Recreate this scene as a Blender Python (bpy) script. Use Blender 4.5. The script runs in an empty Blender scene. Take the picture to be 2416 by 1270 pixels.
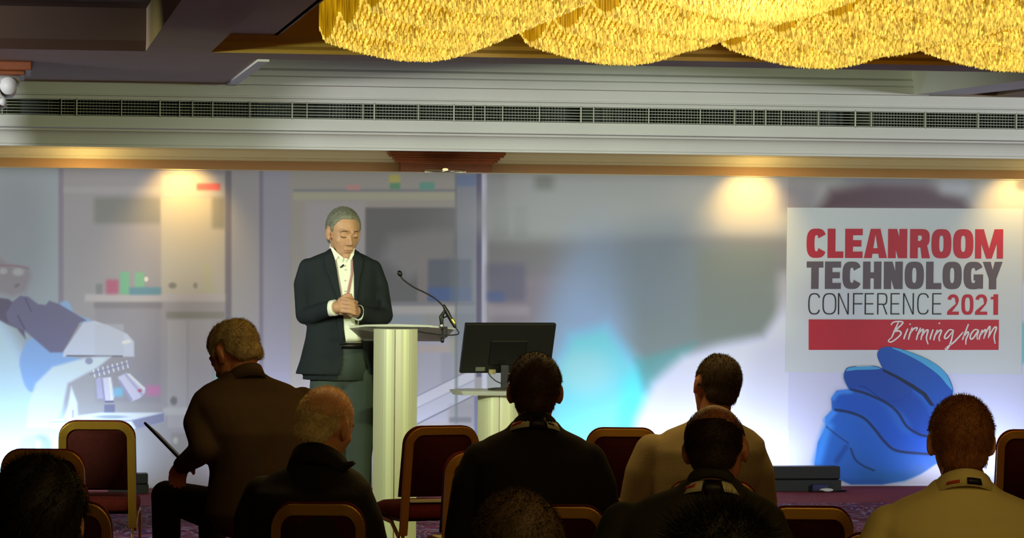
import bpy, bmesh, math, random
import numpy as np
from mathutils import Vector, Matrix, Euler
from mathutils.bvhtree import BVHTree
random.seed(7); RNG = np.random.RandomState(5)
S = bpy.context.scene; COL = S.collection
PI = math.pi; R = math.radians
# ------------------------------------------------------------------ camera
F = 7600.0; YAW = R(8.9); PIT = math.atan(35 / F); ROL = R(.47); HC = 1.58
cam = bpy.data.cameras.new('camera'); camo = bpy.data.objects.new('camera', cam); COL.objects.link(camo)
cam.sensor_width = 36; cam.lens = 36 * F / 2416; cam.clip_end = 200
_d0 = Vector((math.sin(YAW), math.cos(YAW), 0)); _r0 = Vector((math.cos(YAW), -math.sin(YAW), 0)); _z = Vector((0, 0, 1))
CD = _d0 * math.cos(PIT) - _z * math.sin(PIT); _u = _z * math.cos(PIT) + _d0 * math.sin(PIT)
CR = _r0 * math.cos(ROL) + _u * math.sin(ROL); CU = _u * math.cos(ROL) - _r0 * math.sin(ROL)
CC = Vector((0, 0, HC))
camo.matrix_world = Matrix(((CR.x, CU.x, -CD.x, CC.x), (CR.y, CU.y, -CD.y, CC.y), (CR.z, CU.z, -CD.z, CC.z), (0, 0, 0, 1)))
S.camera = camo
def ray(px, py): return CD + CR * ((px - 1208) / F) + CU * ((635 - py) / F)
def W(px, py, Y): v = ray(px, py); return CC + v * (Y / v.y)          # photo pixel on the plane y = Y
def G(px, py, z): v = ray(px, py); return CC + v * ((z - HC) / v.z)    # photo pixel on the plane z
def P(px, py, s): return CC + ray(px, py) * (F / s)                    # photo pixel where one metre spans s pixels
# ------------------------------------------------------------------ view, world, lights
S.view_settings.view_transform = 'Standard'; S.view_settings.look = 'None'
S.view_settings.gamma = 1; S.view_settings.use_curve_mapping = False
S.view_settings.exposure = 0.0
wd = bpy.data.worlds.new('world'); S.world = wd; wd.use_nodes = True
wd.node_tree.nodes['Background'].inputs[0].default_value = (.5, .45, .4, 1); wd.node_tree.nodes['Background'].inputs[1].default_value = .02
def light(kind, name, loc, energy, color, target=None, **kw):
    l = bpy.data.lights.new(name, kind); l.energy = energy; l.color = color
    for k, v in kw.items(): setattr(l, k, v)
    o = bpy.data.objects.new(name, l); COL.objects.link(o); o.location = loc
    if target is not None: o.rotation_euler = (Vector(target) - Vector(loc)).to_track_quat('-Z', 'Y').to_euler()
    return o
YB = 21.53      # banner plane
YK = 19.45      # face of the duct bulkhead
Z0 = 2.588      # soffit level
STAGE = (.82, 1.0, .46)
light('SPOT', 'stage_spot', (-2.6, 12.2, 2.22), 800, STAGE, (2.3, 17, 1.1), spot_size=R(36), spot_blend=.7, shadow_soft_size=.08)
light('SPOT', 'stage_spot', (6.9, 12.6, 2.22), 640, STAGE, (2.6, 17, 1.1), spot_size=R(34), spot_blend=.7, shadow_soft_size=.08)
# unseen washes to fill the banner evenly, cool ones from the sides
light('SPOT', 'wash_spot', (-2.4, 14.5, 2.4), 620, (.90, .93, .98), (2.4, YB, 1.1), spot_size=R(75), spot_blend=.8, shadow_soft_size=.2)
light('SPOT', 'wash_spot', (9.3, 14.5, 2.4), 680, (.88, .92, 1.0), (4.6, YB, 1.1), spot_size=R(75), spot_blend=.8, shadow_soft_size=.2)
light('SPOT', 'wash_spot', (2.7, 10.8, 2.50), 760, (.93, .97, .82), (3.1, YB, 1.25), spot_size=R(34), spot_blend=.8, shadow_soft_size=.25)  # unseen spot added mid-hall to brighten the centre of the banner
# floor-standing uplights in front of the banner
def uplight(px, e, w=.5, col=(.55, .72, 1.0)):
    p = W(px, 1150, YB)
    light('AREA', 'floor_uplight', (p.x, YB - .30, .07), e * .58, col, (p.x, YB - .02, .85), shape='RECTANGLE', size=w, size_y=.06)
uplight(60, 20, 1.2, (.50, .74, 1.0)); uplight(660, 12, .4, (.66, .70, 1.0)); uplight(1010, 4, .4, (.75, .8, 1.0))
uplight(1400, 7, .6, (.6, .85, 1.0)); uplight(1690, 16, 1.2, (.68, .76, 1.0)); uplight(2300, 11, .7, (.6, .68, 1.0))
WARM = (1.0, .62, .16)
# recessed warm downlights in the soffit in front of the banner
DOWN = [(430, 27), (1768, 24), (2395, 20), (-230, 30)]
for px, e in DOWN:
    p = W(px, 410, YB)
    light('SPOT', 'downlight_beam', (p.x, YB - .30, 2.27), e, WARM, (p.x, YB, 1.82), spot_size=R(86), spot_blend=1.0, shadow_soft_size=.03)
# unseen warm points added behind the banner for the glow over it
for px, e in ((205, 6), (1795, 5), (2520, 3)):
    p = W(px, 385, 21.75)
    light('POINT', 'wall_lamp', (p.x, 21.78, 2.02), e, (1.0, .68, .22), shadow_soft_size=.04)
light('AREA', 'cove_strip', (3.6, 21.66, 1.98), 9, (1.0, .88, .60), (3.6, 21.95, 2.5), shape='RECTANGLE', size=9.0, size_y=.08)  # unseen strip added to brighten the wall band above the banner
# chandeliers' own light on the room (above the stalls and above the audience)
for x, y, e in ((1.75, 14.9, 3), (2.6, 15.6, 3), (4.2, 15.6, 3), (3.2, 12.4, 3)):
    light('POINT', 'chandelier_glow', (x, y, 2.66), e, (1.0, .70, .14), shadow_soft_size=.1)
light('AREA', 'rear_chandelier', (2.2, 5.0, 2.75), 42, (1.0, .70, .22), (2.0, 9.5, .6), shape='RECTANGLE', size=3.0, size_y=2.0)
light('AREA', 'house_lamp', (2.0, 11.2, 2.50), 22, (1.0, .72, .26), (2.0, 11.2, 0), shape='RECTANGLE', size=3.0, size_y=1.0)

# ------------------------------------------------------------------ materials
def lin(c): return tuple(((v / 255 + .055) / 1.055) ** 2.4 if v > 10.3 else v / 255 / 12.92 for v in c)
MATS = {}
def mat(name, col, rough=.6, metal=0, spec=.4, emit=None, estr=0, bump=None, noise=None, alpha=None, trans=0, coat=0, sss=0):
    if name in MATS: return MATS[name]
    m = bpy.data.materials.new(name); m.use_nodes = True; nt = m.node_tree; b = nt.nodes['Principled BSDF']; MATS[name] = m
    c = lin(col) + (1,)
    b.inputs['Base Color'].default_value = c; b.inputs['Roughness'].default_value = rough; b.inputs['Metallic'].default_value = metal
    b.inputs['Specular IOR Level'].default_value = spec
    if trans: b.inputs['Transmission Weight'].default_value = trans
    if coat: b.inputs['Coat Weight'].default_value = coat
    if emit: b.inputs['Emission Color'].default_value = lin(emit) + (1,); b.inputs['Emission Strength'].default_value = estr
    tc = nt.nodes.new('ShaderNodeTexCoord')
    if noise:
        sc, amt = noise; n = nt.nodes.new('ShaderNodeTexNoise'); n.inputs['Scale'].default_value = sc; n.inputs['Detail'].default_value = 4
        nt.links.new(tc.outputs['Object'], n.inputs['Vector'])
        mr = nt.nodes.new('ShaderNodeMapRange'); mr.inputs[1].default_value = .3; mr.inputs[2].default_value = .7; mr.inputs[3].default_value = 1 - amt; mr.inputs[4].default_value = 1 + amt
        mx = nt.nodes.new('ShaderNodeVectorMath'); mx.operation = 'SCALE'; mx.inputs[0].default_value = c[:3]
        nt.links.new(n.outputs['Fac'], mr.inputs[0]); nt.links.new(mr.outputs[0], mx.inputs['Scale']); nt.links.new(mx.outputs[0], b.inputs['Base Color'])
    if bump:
        sc, st = bump; n = nt.nodes.new('ShaderNodeTexNoise'); n.inputs['Scale'].default_value = sc; n.inputs['Detail'].default_value = 3
        nt.links.new(tc.outputs['Object'], n.inputs['Vector'])
        bp = nt.nodes.new('ShaderNodeBump'); bp.inputs['Strength'].default_value = st; bp.inputs['Distance'].default_value = .004
        nt.links.new(n.outputs['Fac'], bp.inputs['Height']); nt.links.new(bp.outputs[0], b.inputs['Normal'])
    return m
M_white = mat('painted_plaster', (214, 214, 208), .55, noise=(3, .03))
M_soffit = mat('soffit_paint', (160, 134, 116), .7, noise=(1.2, .06))
M_ochre = mat('ochre_wall', (150, 118, 84), .7, noise=(2, .05))
M_coffer = mat('coffer_paint', (176, 138, 70), .65, noise=(2, .05))
M_brownc = mat('brown_coffer', (96, 62, 36), .7, noise=(2, .08))
M_wood = mat('mahogany_stain', (120, 66, 36), .45, noise=(12, .15))
M_black = mat('black_plastic', (14, 14, 15), .35)
M_blackm = mat('black_metal', (20, 20, 22), .4, metal=.3)
M_chrome = mat('chrome', (190, 190, 185), .2, metal=1)
M_gold = mat('gold_anodised', (176, 132, 60), .34, metal=.65)
M_fab = mat('maroon_fabric', (88, 26, 32), .9, spec=.15, bump=(400, .3), noise=(60, .12))
M_fabd = mat('dark_maroon_fabric', (62, 22, 28), .92, spec=.1, bump=(400, .3), noise=(60, .12))
M_paper = mat('paper', (225, 222, 205), .8)

# ------------------------------------------------------------------ mesh helpers
class MB:
    def __init__(s): s.v = []; s.f = []; s.m = []
    def add(s, v, f, mi=0):
        o = len(s.v); s.v += [tuple(x) for x in v]; s.f += [tuple(i + o for i in q) for q in f]; s.m += [mi] * len(f); return s
    def box(s, x0, x1, y0, y1, z0, z1, mi=0):
        v = [(x, y, z) for z in (z0, z1) for y in (y0, y1) for x in (x0, x1)]
        return s.add(v, [(0, 2, 3, 1), (4, 5, 7, 6), (0, 1, 5, 4), (2, 6, 7, 3), (0, 4, 6, 2), (1, 3, 7, 5)], mi)
    def ell(s, c, r, n=20, rot=None):
        v = []; f = []; c = Vector(c)
        k = n // 2
        for i in range(k + 1):
            a = PI * i / k
            for j in range(n):
                b = 2 * PI * j / n; p = Vector((r[0] * math.sin(a) * math.cos(b), r[1] * math.sin(a) * math.sin(b), r[2] * math.cos(a)))
                if rot is not None: p = rot @ p
                v.append(c + p)
        for i in range(k):
            for j in range(n):
                a = i * n + j; b = i * n + (j + 1) % n; f.append((a, a + n, b + n, b))
        return s.add(v, f)
    def cone(s, p, r, q, r2, n=16):       # rounded cone
        p = Vector(p); q = Vector(q); d = (q - p); L = d.length
        if L < 1e-6: return s.ell(p, (r, r, r), n)
        rot = d.to_track_quat('Z', 'Y').to_matrix(); v = []; f = []; k = 5; rings = []
        for i in range(k + 1):
            a = PI / 2 * i / k; rings.append((-r * math.cos(a), r * math.sin(a)))
        for i in range(k + 1):
            a = PI / 2 * i / k; rings.append((L + r2 * math.sin(a), r2 * math.cos(a)))
        for z, rr in rings:
            for j in range(n):
                b = 2 * PI * j / n; v.append(p + rot @ Vector((max(rr, 1e-5) * math.cos(b), max(rr, 1e-5) * math.sin(b), z)))
        for i in range(len(rings) - 1):
            for j in range(n):
                a = i * n + j; b = i * n + (j + 1) % n; f.append((a, b, b + n, a + n))
        return s.add(v, f)
    def chain(s, pts):                    # [(point, radius)...]
        for (a, ra), (b, rb) in zip(pts[:-1], pts[1:]): s.cone(a, ra, b, rb)
        return s
    def loft(s, secs, n=28, e=2.3):       # secs: (centre, rx, ry)
        v = []; f = []
        for c, rx, ry in secs:
            for j in range(n):
                b = 2 * PI * j / n; cb, sb = math.cos(b), math.sin(b)
                v.append((c[0] + rx * math.copysign(abs(cb) ** (2 / e), cb), c[1] + ry * math.copysign(abs(sb) ** (2 / e), sb), c[2]))
        for i in range(len(secs) - 1):
            for j in range(n):
                a = i * n + j; b = i * n + (j + 1) % n; f.append((a, b, b + n, a + n))
        f.append(tuple(reversed(range(n)))); f.append(tuple((len(secs) - 1) * n + j for j in range(n)))
        return s.add(v, f)
    def tube(s, path, r, n=8, ry=None, closed=False, up=(0, 0, 1), mi=0):
        path = [Vector(p) for p in path]; v = []; f = []; N = len(path); ry = ry or r; upv = Vector(up)
        for i, p in enumerate(path):
            a = path[(i - 1) % N] if (closed or i) else p; b = path[(i + 1) % N] if (closed or i < N - 1) else p
            t = (b - a).normalized(); x = t.cross(upv)
            if x.length < 1e-4: x = t.cross(Vector((0, 1, 0)))
            x.normalize(); y = x.cross(t)
            for j in range(n):
                q = 2 * PI * (j + .5) / n; v.append(p + x * (r * math.cos(q)) + y * (ry * math.sin(q)))
        for i in range(N if closed else N - 1):
            for j in range(n):
                a = i * n + j; b = i * n + (j + 1) % n; c = ((i + 1) % N) * n; f.append((a, b, c + (j + 1) % n, c + j))
        if not closed: f.append(tuple(reversed(range(n)))); f.append(tuple((N - 1) * n + j for j in range(n)))
        return s.add(v, f, mi)
    def prism(s, pts, y0, y1):            # polygon in xz, extruded along y
        n = len(pts); v = [(x, y0, z) for x, z in pts] + [(x, y1, z) for x, z in pts]
        return s.add(v, [tuple(range(n)), tuple(reversed(range(n, 2 * n)))] + [(i, n + i, n + (i + 1) % n, (i + 1) % n) for i in range(n)])
    def extx(s, prof, x0, x1):            # profile in yz, extruded along x
        n = len(prof); v = [(x0, y, z) for y, z in prof] + [(x1, y, z) for y, z in prof]
        return s.add(v, [tuple(reversed(range(n))), tuple(range(n, 2 * n))] + [(i, (i + 1) % n, n + (i + 1) % n, n + i) for i in range(n)])
    def lathe(s, prof, c=(0, 0, 0), n=32):
        v = []; f = []
        for r, z in prof:
            for j in range(n): v.append((c[0] + r * math.cos(2 * PI * j / n), c[1] + r * math.sin(2 * PI * j / n), c[2] + z))
        for i in range(len(prof) - 1):
            for j in range(n): a = i * n + j; b = i * n + (j + 1) % n; f.append((a, b, b + n, a + n))
        return s.add(v, f)
    def xf(s, mtx): s.v = [tuple(mtx @ Vector(p)) for p in s.v]; return s
    def build(s, name, m, parent=None, smooth=False, bevel=0, recalc=True):
        me = bpy.data.meshes.new(name); me.from_pydata(s.v, [], s.f)
        ms = m if isinstance(m, (list, tuple)) else [m]
        for q in ms: me.materials.append(q)
        if len(ms) > 1: me.polygons.foreach_set('material_index', s.m)
        if recalc:
            bm = bmesh.new(); bm.from_mesh(me); bmesh.ops.remove_doubles(bm, verts=bm.verts, dist=1e-5); bmesh.ops.recalc_face_normals(bm, faces=bm.faces); bm.to_mesh(me); bm.free()
        if smooth: me.polygons.foreach_set('use_smooth', [True] * len(me.polygons))
        me.update(); o = bpy.data.objects.new(name, me); COL.objects.link(o)
        if parent: o.parent = parent
        if bevel:
            b = o.modifiers.new('b', 'BEVEL'); b.width = bevel; b.segments = 3; b.limit_method = 'ANGLE'
        return o
def fuse(mb, name, m, parent=None, voxel=.008, smooth=4, shrink=0):     # voxel-fused continuous skin
    me = bpy.data.meshes.new('t'); me.from_pydata(mb.v, [], mb.f)
    bm = bmesh.new(); bm.from_mesh(me); bmesh.ops.remove_doubles(bm, verts=bm.verts, dist=1e-5); bmesh.ops.recalc_face_normals(bm, faces=bm.faces); bm.to_mesh(me); bm.free()
    t = bpy.data.objects.new('t', me); COL.objects.link(t)
    r = t.modifiers.new('r', 'REMESH'); r.mode = 'VOXEL'; r.voxel_size = voxel
    q = t.modifiers.new('s', 'SMOOTH'); q.factor = .5; q.iterations = smooth
    dg = bpy.context.evaluated_depsgraph_get(); dg.update()
    me2 = bpy.data.meshes.new_from_object(t.evaluated_get(dg)); me2.name = name
    bpy.data.objects.remove(t); bpy.data.meshes.remove(me)
    me2.materials.clear(); me2.materials.append(m); me2.polygons.foreach_set('use_smooth', [True] * len(me2.polygons))
    o = bpy.data.objects.new(name, me2); COL.objects.link(o); o.parent = parent
    return o
def tag(o, label, cat, group=None):
    o['label'] = label; o['category'] = cat
    if group: o['group'] = group
    return o
def thing(name, label, cat, loc=(0, 0, 0), rz=0, group=None):
    o = bpy.data.objects.new(name, None); COL.objects.link(o); o.location = loc; o.rotation_euler = (0, 0, rz); o.empty_display_size = .1
    return tag(o, label, cat, group)
def struct(o): o['kind'] = 'structure'; return o

# ------------------------------------------------------------------ room shell
X0, X1 = -4.0, 12.0; YR = -2.0; YW = 22.02
yfl = G(2050, 1187, 0).y
def carpet_mat():
    m = bpy.data.materials.new('patterned_carpet'); m.use_nodes = True; nt = m.node_tree; b = nt.nodes['Principled BSDF']; b.inputs['Roughness'].default_value = .95; b.inputs['Specular IOR Level'].default_value = .1
    tc = nt.nodes.new('ShaderNodeTexCoord'); mp = nt.nodes.new('ShaderNodeMapping'); mp.inputs['Scale'].default_value = (1, .6, 1)
    n = nt.nodes.new('ShaderNodeTexNoise'); n.inputs['Scale'].default_value = 3.2; n.inputs['Detail'].default_value = 2; n.inputs['Distortion'].default_value = 2.2
    cr = nt.nodes.new('ShaderNodeValToRGB'); e = cr.color_ramp; e.interpolation = 'CONSTANT'
    e.elements[0].position = 0; e.elements[0].color = lin((96, 40, 60)) + (1,); e.elements[1].position = .44; e.elements[1].color = lin((150, 130, 150)) + (1,)
    for p, c in ((.475, (74, 44, 96)), (.53, (140, 46, 66)), (.57, (150, 128, 150)), (.60, (90, 38, 58))):
        q = e.elements.new(p); q.color = lin(c) + (1,)
    nt.links.new(tc.outputs['Object'], mp.inputs[0]); nt.links.new(mp.outputs[0], n.inputs['Vector']); nt.links.new(n.outputs['Fac'], cr.inputs[0]); nt.links.new(cr.outputs[0], b.inputs['Base Color'])
    return m
struct(MB().box(X0, X1, YR, yfl, -.1, 0).build('floor', carpet_mat()))
struct(MB().box(X0, X1, yfl, YW + .2, -.1, .0).build('floor', mat('plain_carpet', (128, 62, 72), .95, spec=.1, noise=(90, .12), bump=(300, .3))))
struct(MB().box(X0, X1, YW, YW + .15, 0, 3.2).build('wall_back', M_ochre))
struct(MB().box(X0 - .15, X0, YR, YW + .15, -.1, 3.3).build('wall_left', M_ochre))
struct(MB().box(X1, X1 + .15, YR, YW + .15, -.1, 3.3).build('wall_right', M_ochre))
struct(MB().box(X0, X1, YR - .15, YR, 0, 3.2).build('wall_rear', M_ochre))
# duct bulkhead: front mouldings around the grille
def zz(py): return HC + W(1208, py, YK).z - HC
zb = [zz(p) for p in (212, 236, 240, 247, 290, 311, 315, 322, 338, 352, 358)]
gz1, gz0 = zb[3], zb[4]; ZS = 2.295
bk = MB()
bk.extx([(YK + .25, 2.75), (YK, 2.75), (YK, zb[1]), (YK - .012, zb[1] - .002), (YK - .012, zb[2]), (YK + .006, zb[2] - .004), (YK + .012, gz1), (YK + .25, gz1)], X0, X1)
cove = [(YK + .04 + .05 * math.sin(t * PI / 2), zb[7] - (zb[7] - zb[9]) * (1 - math.cos(t * PI / 2))) for t in [i / 7 for i in range(8)]]
bk.extx([(YK + .25, gz0), (YK + .004, gz0), (YK - .004, zb[5]), (YK - .018, zb[5]), (YK - .018, zb[6]), (YK + .03, zb[6] - .006), (YK + .035, zb[7])] + cove + [(YK + .095, zb[9] - .004), (YK + .095, zb[10]), (YK + .14, zb[10]), (YK + .14, ZS + .01), (YK + .25, ZS + .01)], X0, X1)
struct(bk.build('trim_1', M_white))
struct(MB().box(X0, X1, YK + .10, YW, ZS, ZS + .05).build('trim_2', mat('cream_soffit', (186, 164, 122), .6, noise=(2, .04))))
# cornice where that soffit meets the back wall
struct(MB().extx([(YW, ZS), (YW - .10, ZS), (YW - .10, 2.268), (YW - .085, 2.262), (YW - .06, 2.240), (YW - .055, 2.226), (YW - .03, 2.222), (YW - .028, 2.206), (YW, 2.202)], X0, X1).build('trim_3', mat('cream_cornice', (176, 170, 148), .6)))
# dark duct behind the grille
struct(MB().box(X0, X1, YK + .22, YK + .24, gz0 - .02, gz1 + .02).build('trim_4', mat('duct_interior', (62, 70, 66), .8)))
# main soffit with its recesses
xa0 = G(540, 201, Z0).x; xa1 = G(2165, 222, Z0).x; ya1 = YK - .07; ya0 = G(620, 140, Z0).y
xb0 = G(497, 124, Z0).x; xc1 = G(341, 125, Z0).x; yb1 = G(497, 124, Z0).y
ZA = 2.775; ZB2 = 2.675; ZB3 = 2.90; ZC = 2.80
def slab(name, x0, x1, y0, y1, z0, z1, m): return struct(MB().box(x0, x1, y0, y1, z0, z1).build(name, m))
slab('ceiling', X0, X1, ya1, YK + .1, Z0, Z0 + .3, M_soffit)
slab('ceiling', X0, xa0, yb1, ya1, Z0, Z0 + .3, M_soffit)
xe = xa1 + .55
slab('ceiling', xe, X1, yb1, ya1, Z0, Z0 + .3, M_soffit)
slab('ceiling', xa0, xe, yb1, ya0, Z0, Z0 + .3, M_soffit)
slab('ceiling', xc1, xb0, YR, yb1, Z0, Z0 + .35, M_soffit)          # beam running to the rear of the hall
# splayed beam at the right end of the first recess
struct(MB().add([(xa1, ya1 + .02, Z0), (xa1 + .3, ya1 + .02, Z0), (xe + .05, ya0, Z0), (xe - .35, ya0, Z0), (xa1, ya1 + .02, Z0 + .25), (xa1 + .3, ya1 + .02, Z0 + .25), (xe + .05, ya0, Z0 + .25), (xe - .35, ya0, Z0 + .25)],
    [(0, 1, 2, 3), (4, 7, 6, 5), (0, 4, 5, 1), (1, 5, 6, 2), (2, 6, 7, 3), (3, 7, 4, 0)]).build('ceiling', M_white))
slab('ceiling', xa0 - .1, xe + .1, ya0 - .1, ya1 + .05, ZA, ZA + .05, M_brownc)
# stepped moulding on the far side of that recess
struct(MB().extx([(ya1, Z0 - .002), (ya1 - .05, Z0 - .002), (ya1 - .05, Z0 + .045), (ya1 - .035, Z0 + .055), (ya1 - .035, Z0 + .085), (ya1 - .012, Z0 + .10), (ya1 - .012, ZA), (ya1, ZA)], xa0, xa1 + .1).build('trim_5', M_white))
struct(MB().box(xa0 - .03, xa0 + .03, ya0, ya1 - .05, Z0 - .012, Z0 + .03).build('trim_6', M_white))
# chandelier coffer: outer step, inner tray
slab('ceiling', xb0, xb0 + .33, YR, yb1, ZB2, ZB2 + .05, M_soffit)
slab('ceiling', xb0 + .33, X1, YR, yb1 - .05, ZB3, ZB3 + .05, M_coffer)
struct(MB().extx([(yb1, Z0), (yb1 - .015, Z0), (yb1 - .015, Z0 + .02), (yb1 - .05, Z0 + .035), (yb1 - .05, Z0 + .055), (yb1 - .09, Z0 + .085), (yb1 - .09, ZB2), (yb1 - .06, ZB2 + .002), (yb1 - .06, ZB3), (yb1, ZB3)], xb0, X1).build('trim_7', M_coffer))
struct(MB().box(xb0 + .31, xb0 + .34, YR, yb1 - .06, ZB2, ZB3).build('trim_8', M_soffit))
# left coffer, its shade put into a darker brown
M_dk = mat('dark_coffer', (58, 38, 24), .7, noise=(2, .08))
slab('ceiling', X0, xc1, YR, yb1, ZC, ZC + .05, M_dk)
struct(MB().extx([(yb1, Z0), (yb1 - .02, Z0), (yb1 - .06, Z0 + .05), (yb1 - .06, ZC), (yb1, ZC)], X0, xc1).build('trim_9', M_dk))
slab('ceiling', X0, X1, YR, YW + .2, 3.1, 3.2, M_soffit)

# ventilation grille
gr = thing('ventilation_grille', 'long slatted white ventilation grille let into the ceiling bulkhead', 'vent', (3.4, YK, gz0))
gx0, gx1 = -.6, 8.2; hh = gz1 - gz0
m = MB(); m.box(gx0 - 3.4, gx1 - 3.4, .012, .03, 0, .006); m.box(gx0 - 3.4, gx1 - 3.4, .012, .03, hh - .006, hh); m.build('frame', M_white, gr)
m = MB()
M_slat = mat('grille_metal', (200, 202, 184), .5)
for k in range(6):
    z = .012 + (hh - .022) * k / 5; m.box(gx0 - 3.4, gx1 - 3.4, .022, .032, z - .0016, z + .0016)
m.build('slats', M_slat, gr)
bars = [5, 145, 181, 287, 378, 424, 455, 502, 590, 690, 725, 857, 884, 988, 1072, 1117, 1145, 1187, 1274, 1372, 1402, 1532, 1654, 1735, 1780, 1808, 1845, 1933, 2020, 2058, 2185, 2310, 2400, -120, 2440]
m = MB()
for px in bars:
    m = MB()
    p = W(px, 262, YK); w = .0035 if px in (181, 378, 690, 884, 1372, 2020, 1072) else .0022
    m.box(p.x - 3.4 - w, p.x - 3.4 + w, .012, .03, .002, hh - .002).build('mullion', M_slat, gr)
m = MB()
x = gx0
while x < gx1:
    if (x * 1.02) % 1.72 > .24: m.box(x - 3.4 - .001, x - 3.4 + .001, .05, .09, .004, hh - .004)
    x += .019
m.build('vanes', mat('vane_metal', (120, 126, 116), .6), gr)['kind'] = 'stuff'

# pilaster capitals
def capital(name, label, xc, y, ztop, hw, m1, m2, hcol=1.4):
    t = thing(name, label, 'pilaster', (xc, y, 0))
    h = ztop
    c = MB()
    for w, z0, z1, dep in ((hw + .085, h - .022, h, .15), (hw + .075, h - .036, h - .022, .14), (hw + .05, h - .055, h - .036, .12), (hw + .035, h - .072, h - .055, .11), (hw + .015, h - .080, h - .072, .085)):
        c.box(-w, w, -dep, 0, z0, z1)
    c.build('capital', m1, t, bevel=.006)
    MB().box(-hw, hw, -.07, 0, 0, h - .079).build('shaft', m2, t)
    return t
pc = W(1050, 380, YW - .1)
capital('pilaster', 'dark wood pilaster with stepped capital showing above the banner', pc.x, YW - .101, 2.275, .315, M_wood, mat('red_mahogany', (96, 54, 32), .5, noise=(10, .15)))
# lamp bar over the banner
pl = W(1052, 404, YB + .12)
t = thing('picture_light', 'silver lamp bar mounted on the dark wood pilaster above the banner', 'light', (pl.x, YB + .16, pl.z))
MB().tube([(-.14, 0, 0), (.14, 0, 0)], .014, 12).build('housing', M_chrome, t, True)
MB().box(-.145, .15, -.005, .05, -.03, -.012).build('back_plate', M_black, t)
MB().box(-.02, .02, 0, .15, -.02, -.008).build('bracket', M_blackm, t)
MB().ell((0, -.012, .012), (.02, .01, .008), 12).build('bulb', mat('lit_bulb', (255, 210, 130), emit=(255, 200, 120), estr=2.5), t, True)
MB().ell((.135, -.012, .0), (.009, .009, .009), 12).build('end_knob', M_chrome, t, True)
# big wooden capital at the upper left edge
pcz = P(0, 180, 436)
t = thing('wooden_column', 'brown wooden column with carved cream scroll capital at the upper left edge', 'column', (pcz.x - .355, pcz.y, 0))
c = MB(); c.box(-.45, .525, -.3, .3, Z0 - .05, Z0 - .001); c.box(-.42, .49, -.28, .28, Z0 - .075, Z0 - .05); c.build('capital', M_wood, t, bevel=.01)
c = MB(); c.tube([(.40, -.26, Z0 - .13), (.40, .26, Z0 - .13)], .045, 20); c.box(-.35, .46, -.24, .24, Z0 - .11, Z0 - .076); c.tube([(.37, -.24, Z0 - .215), (.37, .24, Z0 - .215)], .02, 14); c.build('scroll', M_white, t, True)
MB().box(-.33, .345, -.23, .23, 0, Z0 - .1).build('shaft', M_wood, t)

# recessed downlights (bodies of the beams above)
for i, (px, e) in enumerate(DOWN):
    p = W(px, 410, YB)
    t = thing('downlight', ['recessed warm downlight over the microscope side of the banner', 'recessed warm downlight just left of the conference sign', 'recessed warm downlight over the right end of the conference sign', 'recessed warm downlight beyond the left edge of the view'][i], 'light', (p.x, YB - .30, ZS), 0, 'downlights over the banner')
    MB().lathe([(.055, 0), (.055, -.006), (.04, -.006), (.038, -.001)]).build('rim', M_chrome, t, True)

# ------------------------------------------------------------------ banner artwork (printed photograph, part of the uplight painted in)
bx0, bx1, bz1 = -.75, 8.3, 2.122
stp = .006; nx = int((bx1 - bx0) / stp) + 1; nz = int(bz1 / stp) + 1
XX, ZZ = np.meshgrid(np.linspace(bx0, bx1, nx), np.linspace(.004, bz1, nz))
PX3 = np.stack([XX, np.full_like(XX, YB), ZZ - HC], -1)
dep = PX3 @ np.array(CD); PX = 1208 + F * (PX3 @ np.array(CR)) / dep; PY = 635 - F * (PX3 @ np.array(CU)) / dep
ART = np.zeros(PX.shape + (3,)); ART[:] = (160, 158, 168)
def sm(a, b, x): t = np.clip((x - a) / (b - a + 1e-9), 0, 1); return t * t * (3 - 2 * t)
def blend(al, c):
    al = al[..., None]; ART[:] = ART * (1 - al) + np.array(c, float) * al
def rect(x0, y0, x1, y1, c, s=4, a=1., sy=None):
    sy = sy or s
    blend(a * sm(x0 - s, x0 + s, PX) * (1 - sm(x1 - s, x1 + s, PX)) * sm(y0 - sy, y0 + sy, PY) * (1 - sm(y1 - sy, y1 + sy, PY)), c)
def oval(cx, cy, rx, ry, c, s=.3, a=1., ang=0):
    ca, sa = math.cos(R(ang)), math.sin(R(ang)); dx = PX - cx; dy = PY - cy
    d = np.sqrt(((dx * ca + dy * sa) / rx) ** 2 + ((-dx * sa + dy * ca) / ry) ** 2); blend(a * (1 - sm(1 - s, 1 + s, d)), c)
def sdf(pts):
    d = np.full(PX.shape, 1e9); sg = np.ones(PX.shape); n = len(pts)
    for i in range(n):
        ax, ay = pts[i]; bx, by = pts[i - 1]; ex, ey = bx - ax, by - ay; wx, wy = PX - ax, PY - ay
        t = np.clip((wx * ex + wy * ey) / (ex * ex + ey * ey + 1e-9), 0, 1); d = np.minimum(d, (wx - ex * t) ** 2 + (wy - ey * t) ** 2)
        c1 = PY >= ay; c2 = PY < by; c3 = ex * wy > ey * wx
        sg = np.where((c1 & c2 & c3) | (~c1 & ~c2 & ~c3), -sg, sg)
    return np.sqrt(d) * sg
def crv(pts, k=6):
    out = []; n = len(pts)
    for i in range(n):
        p0, p1, p2, p3 = [np.array(pts[(i + j - 1) % n], float) for j in range(4)]
        for q in range(k):
            t = q / k; out.append(tuple(.5 * (2 * p1 + (p2 - p0) * t + (2 * p0 - 5 * p1 + 4 * p2 - p3) * t * t + (3 * p1 - p0 - 3 * p2 + p3) * t ** 3)))
    return out
def poly(pts, c, s=2.5, a=1., round_=False):
    d = sdf(crv(pts) if round_ else pts); blend(a * (1 - sm(-s, s, d)), c)
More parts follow.
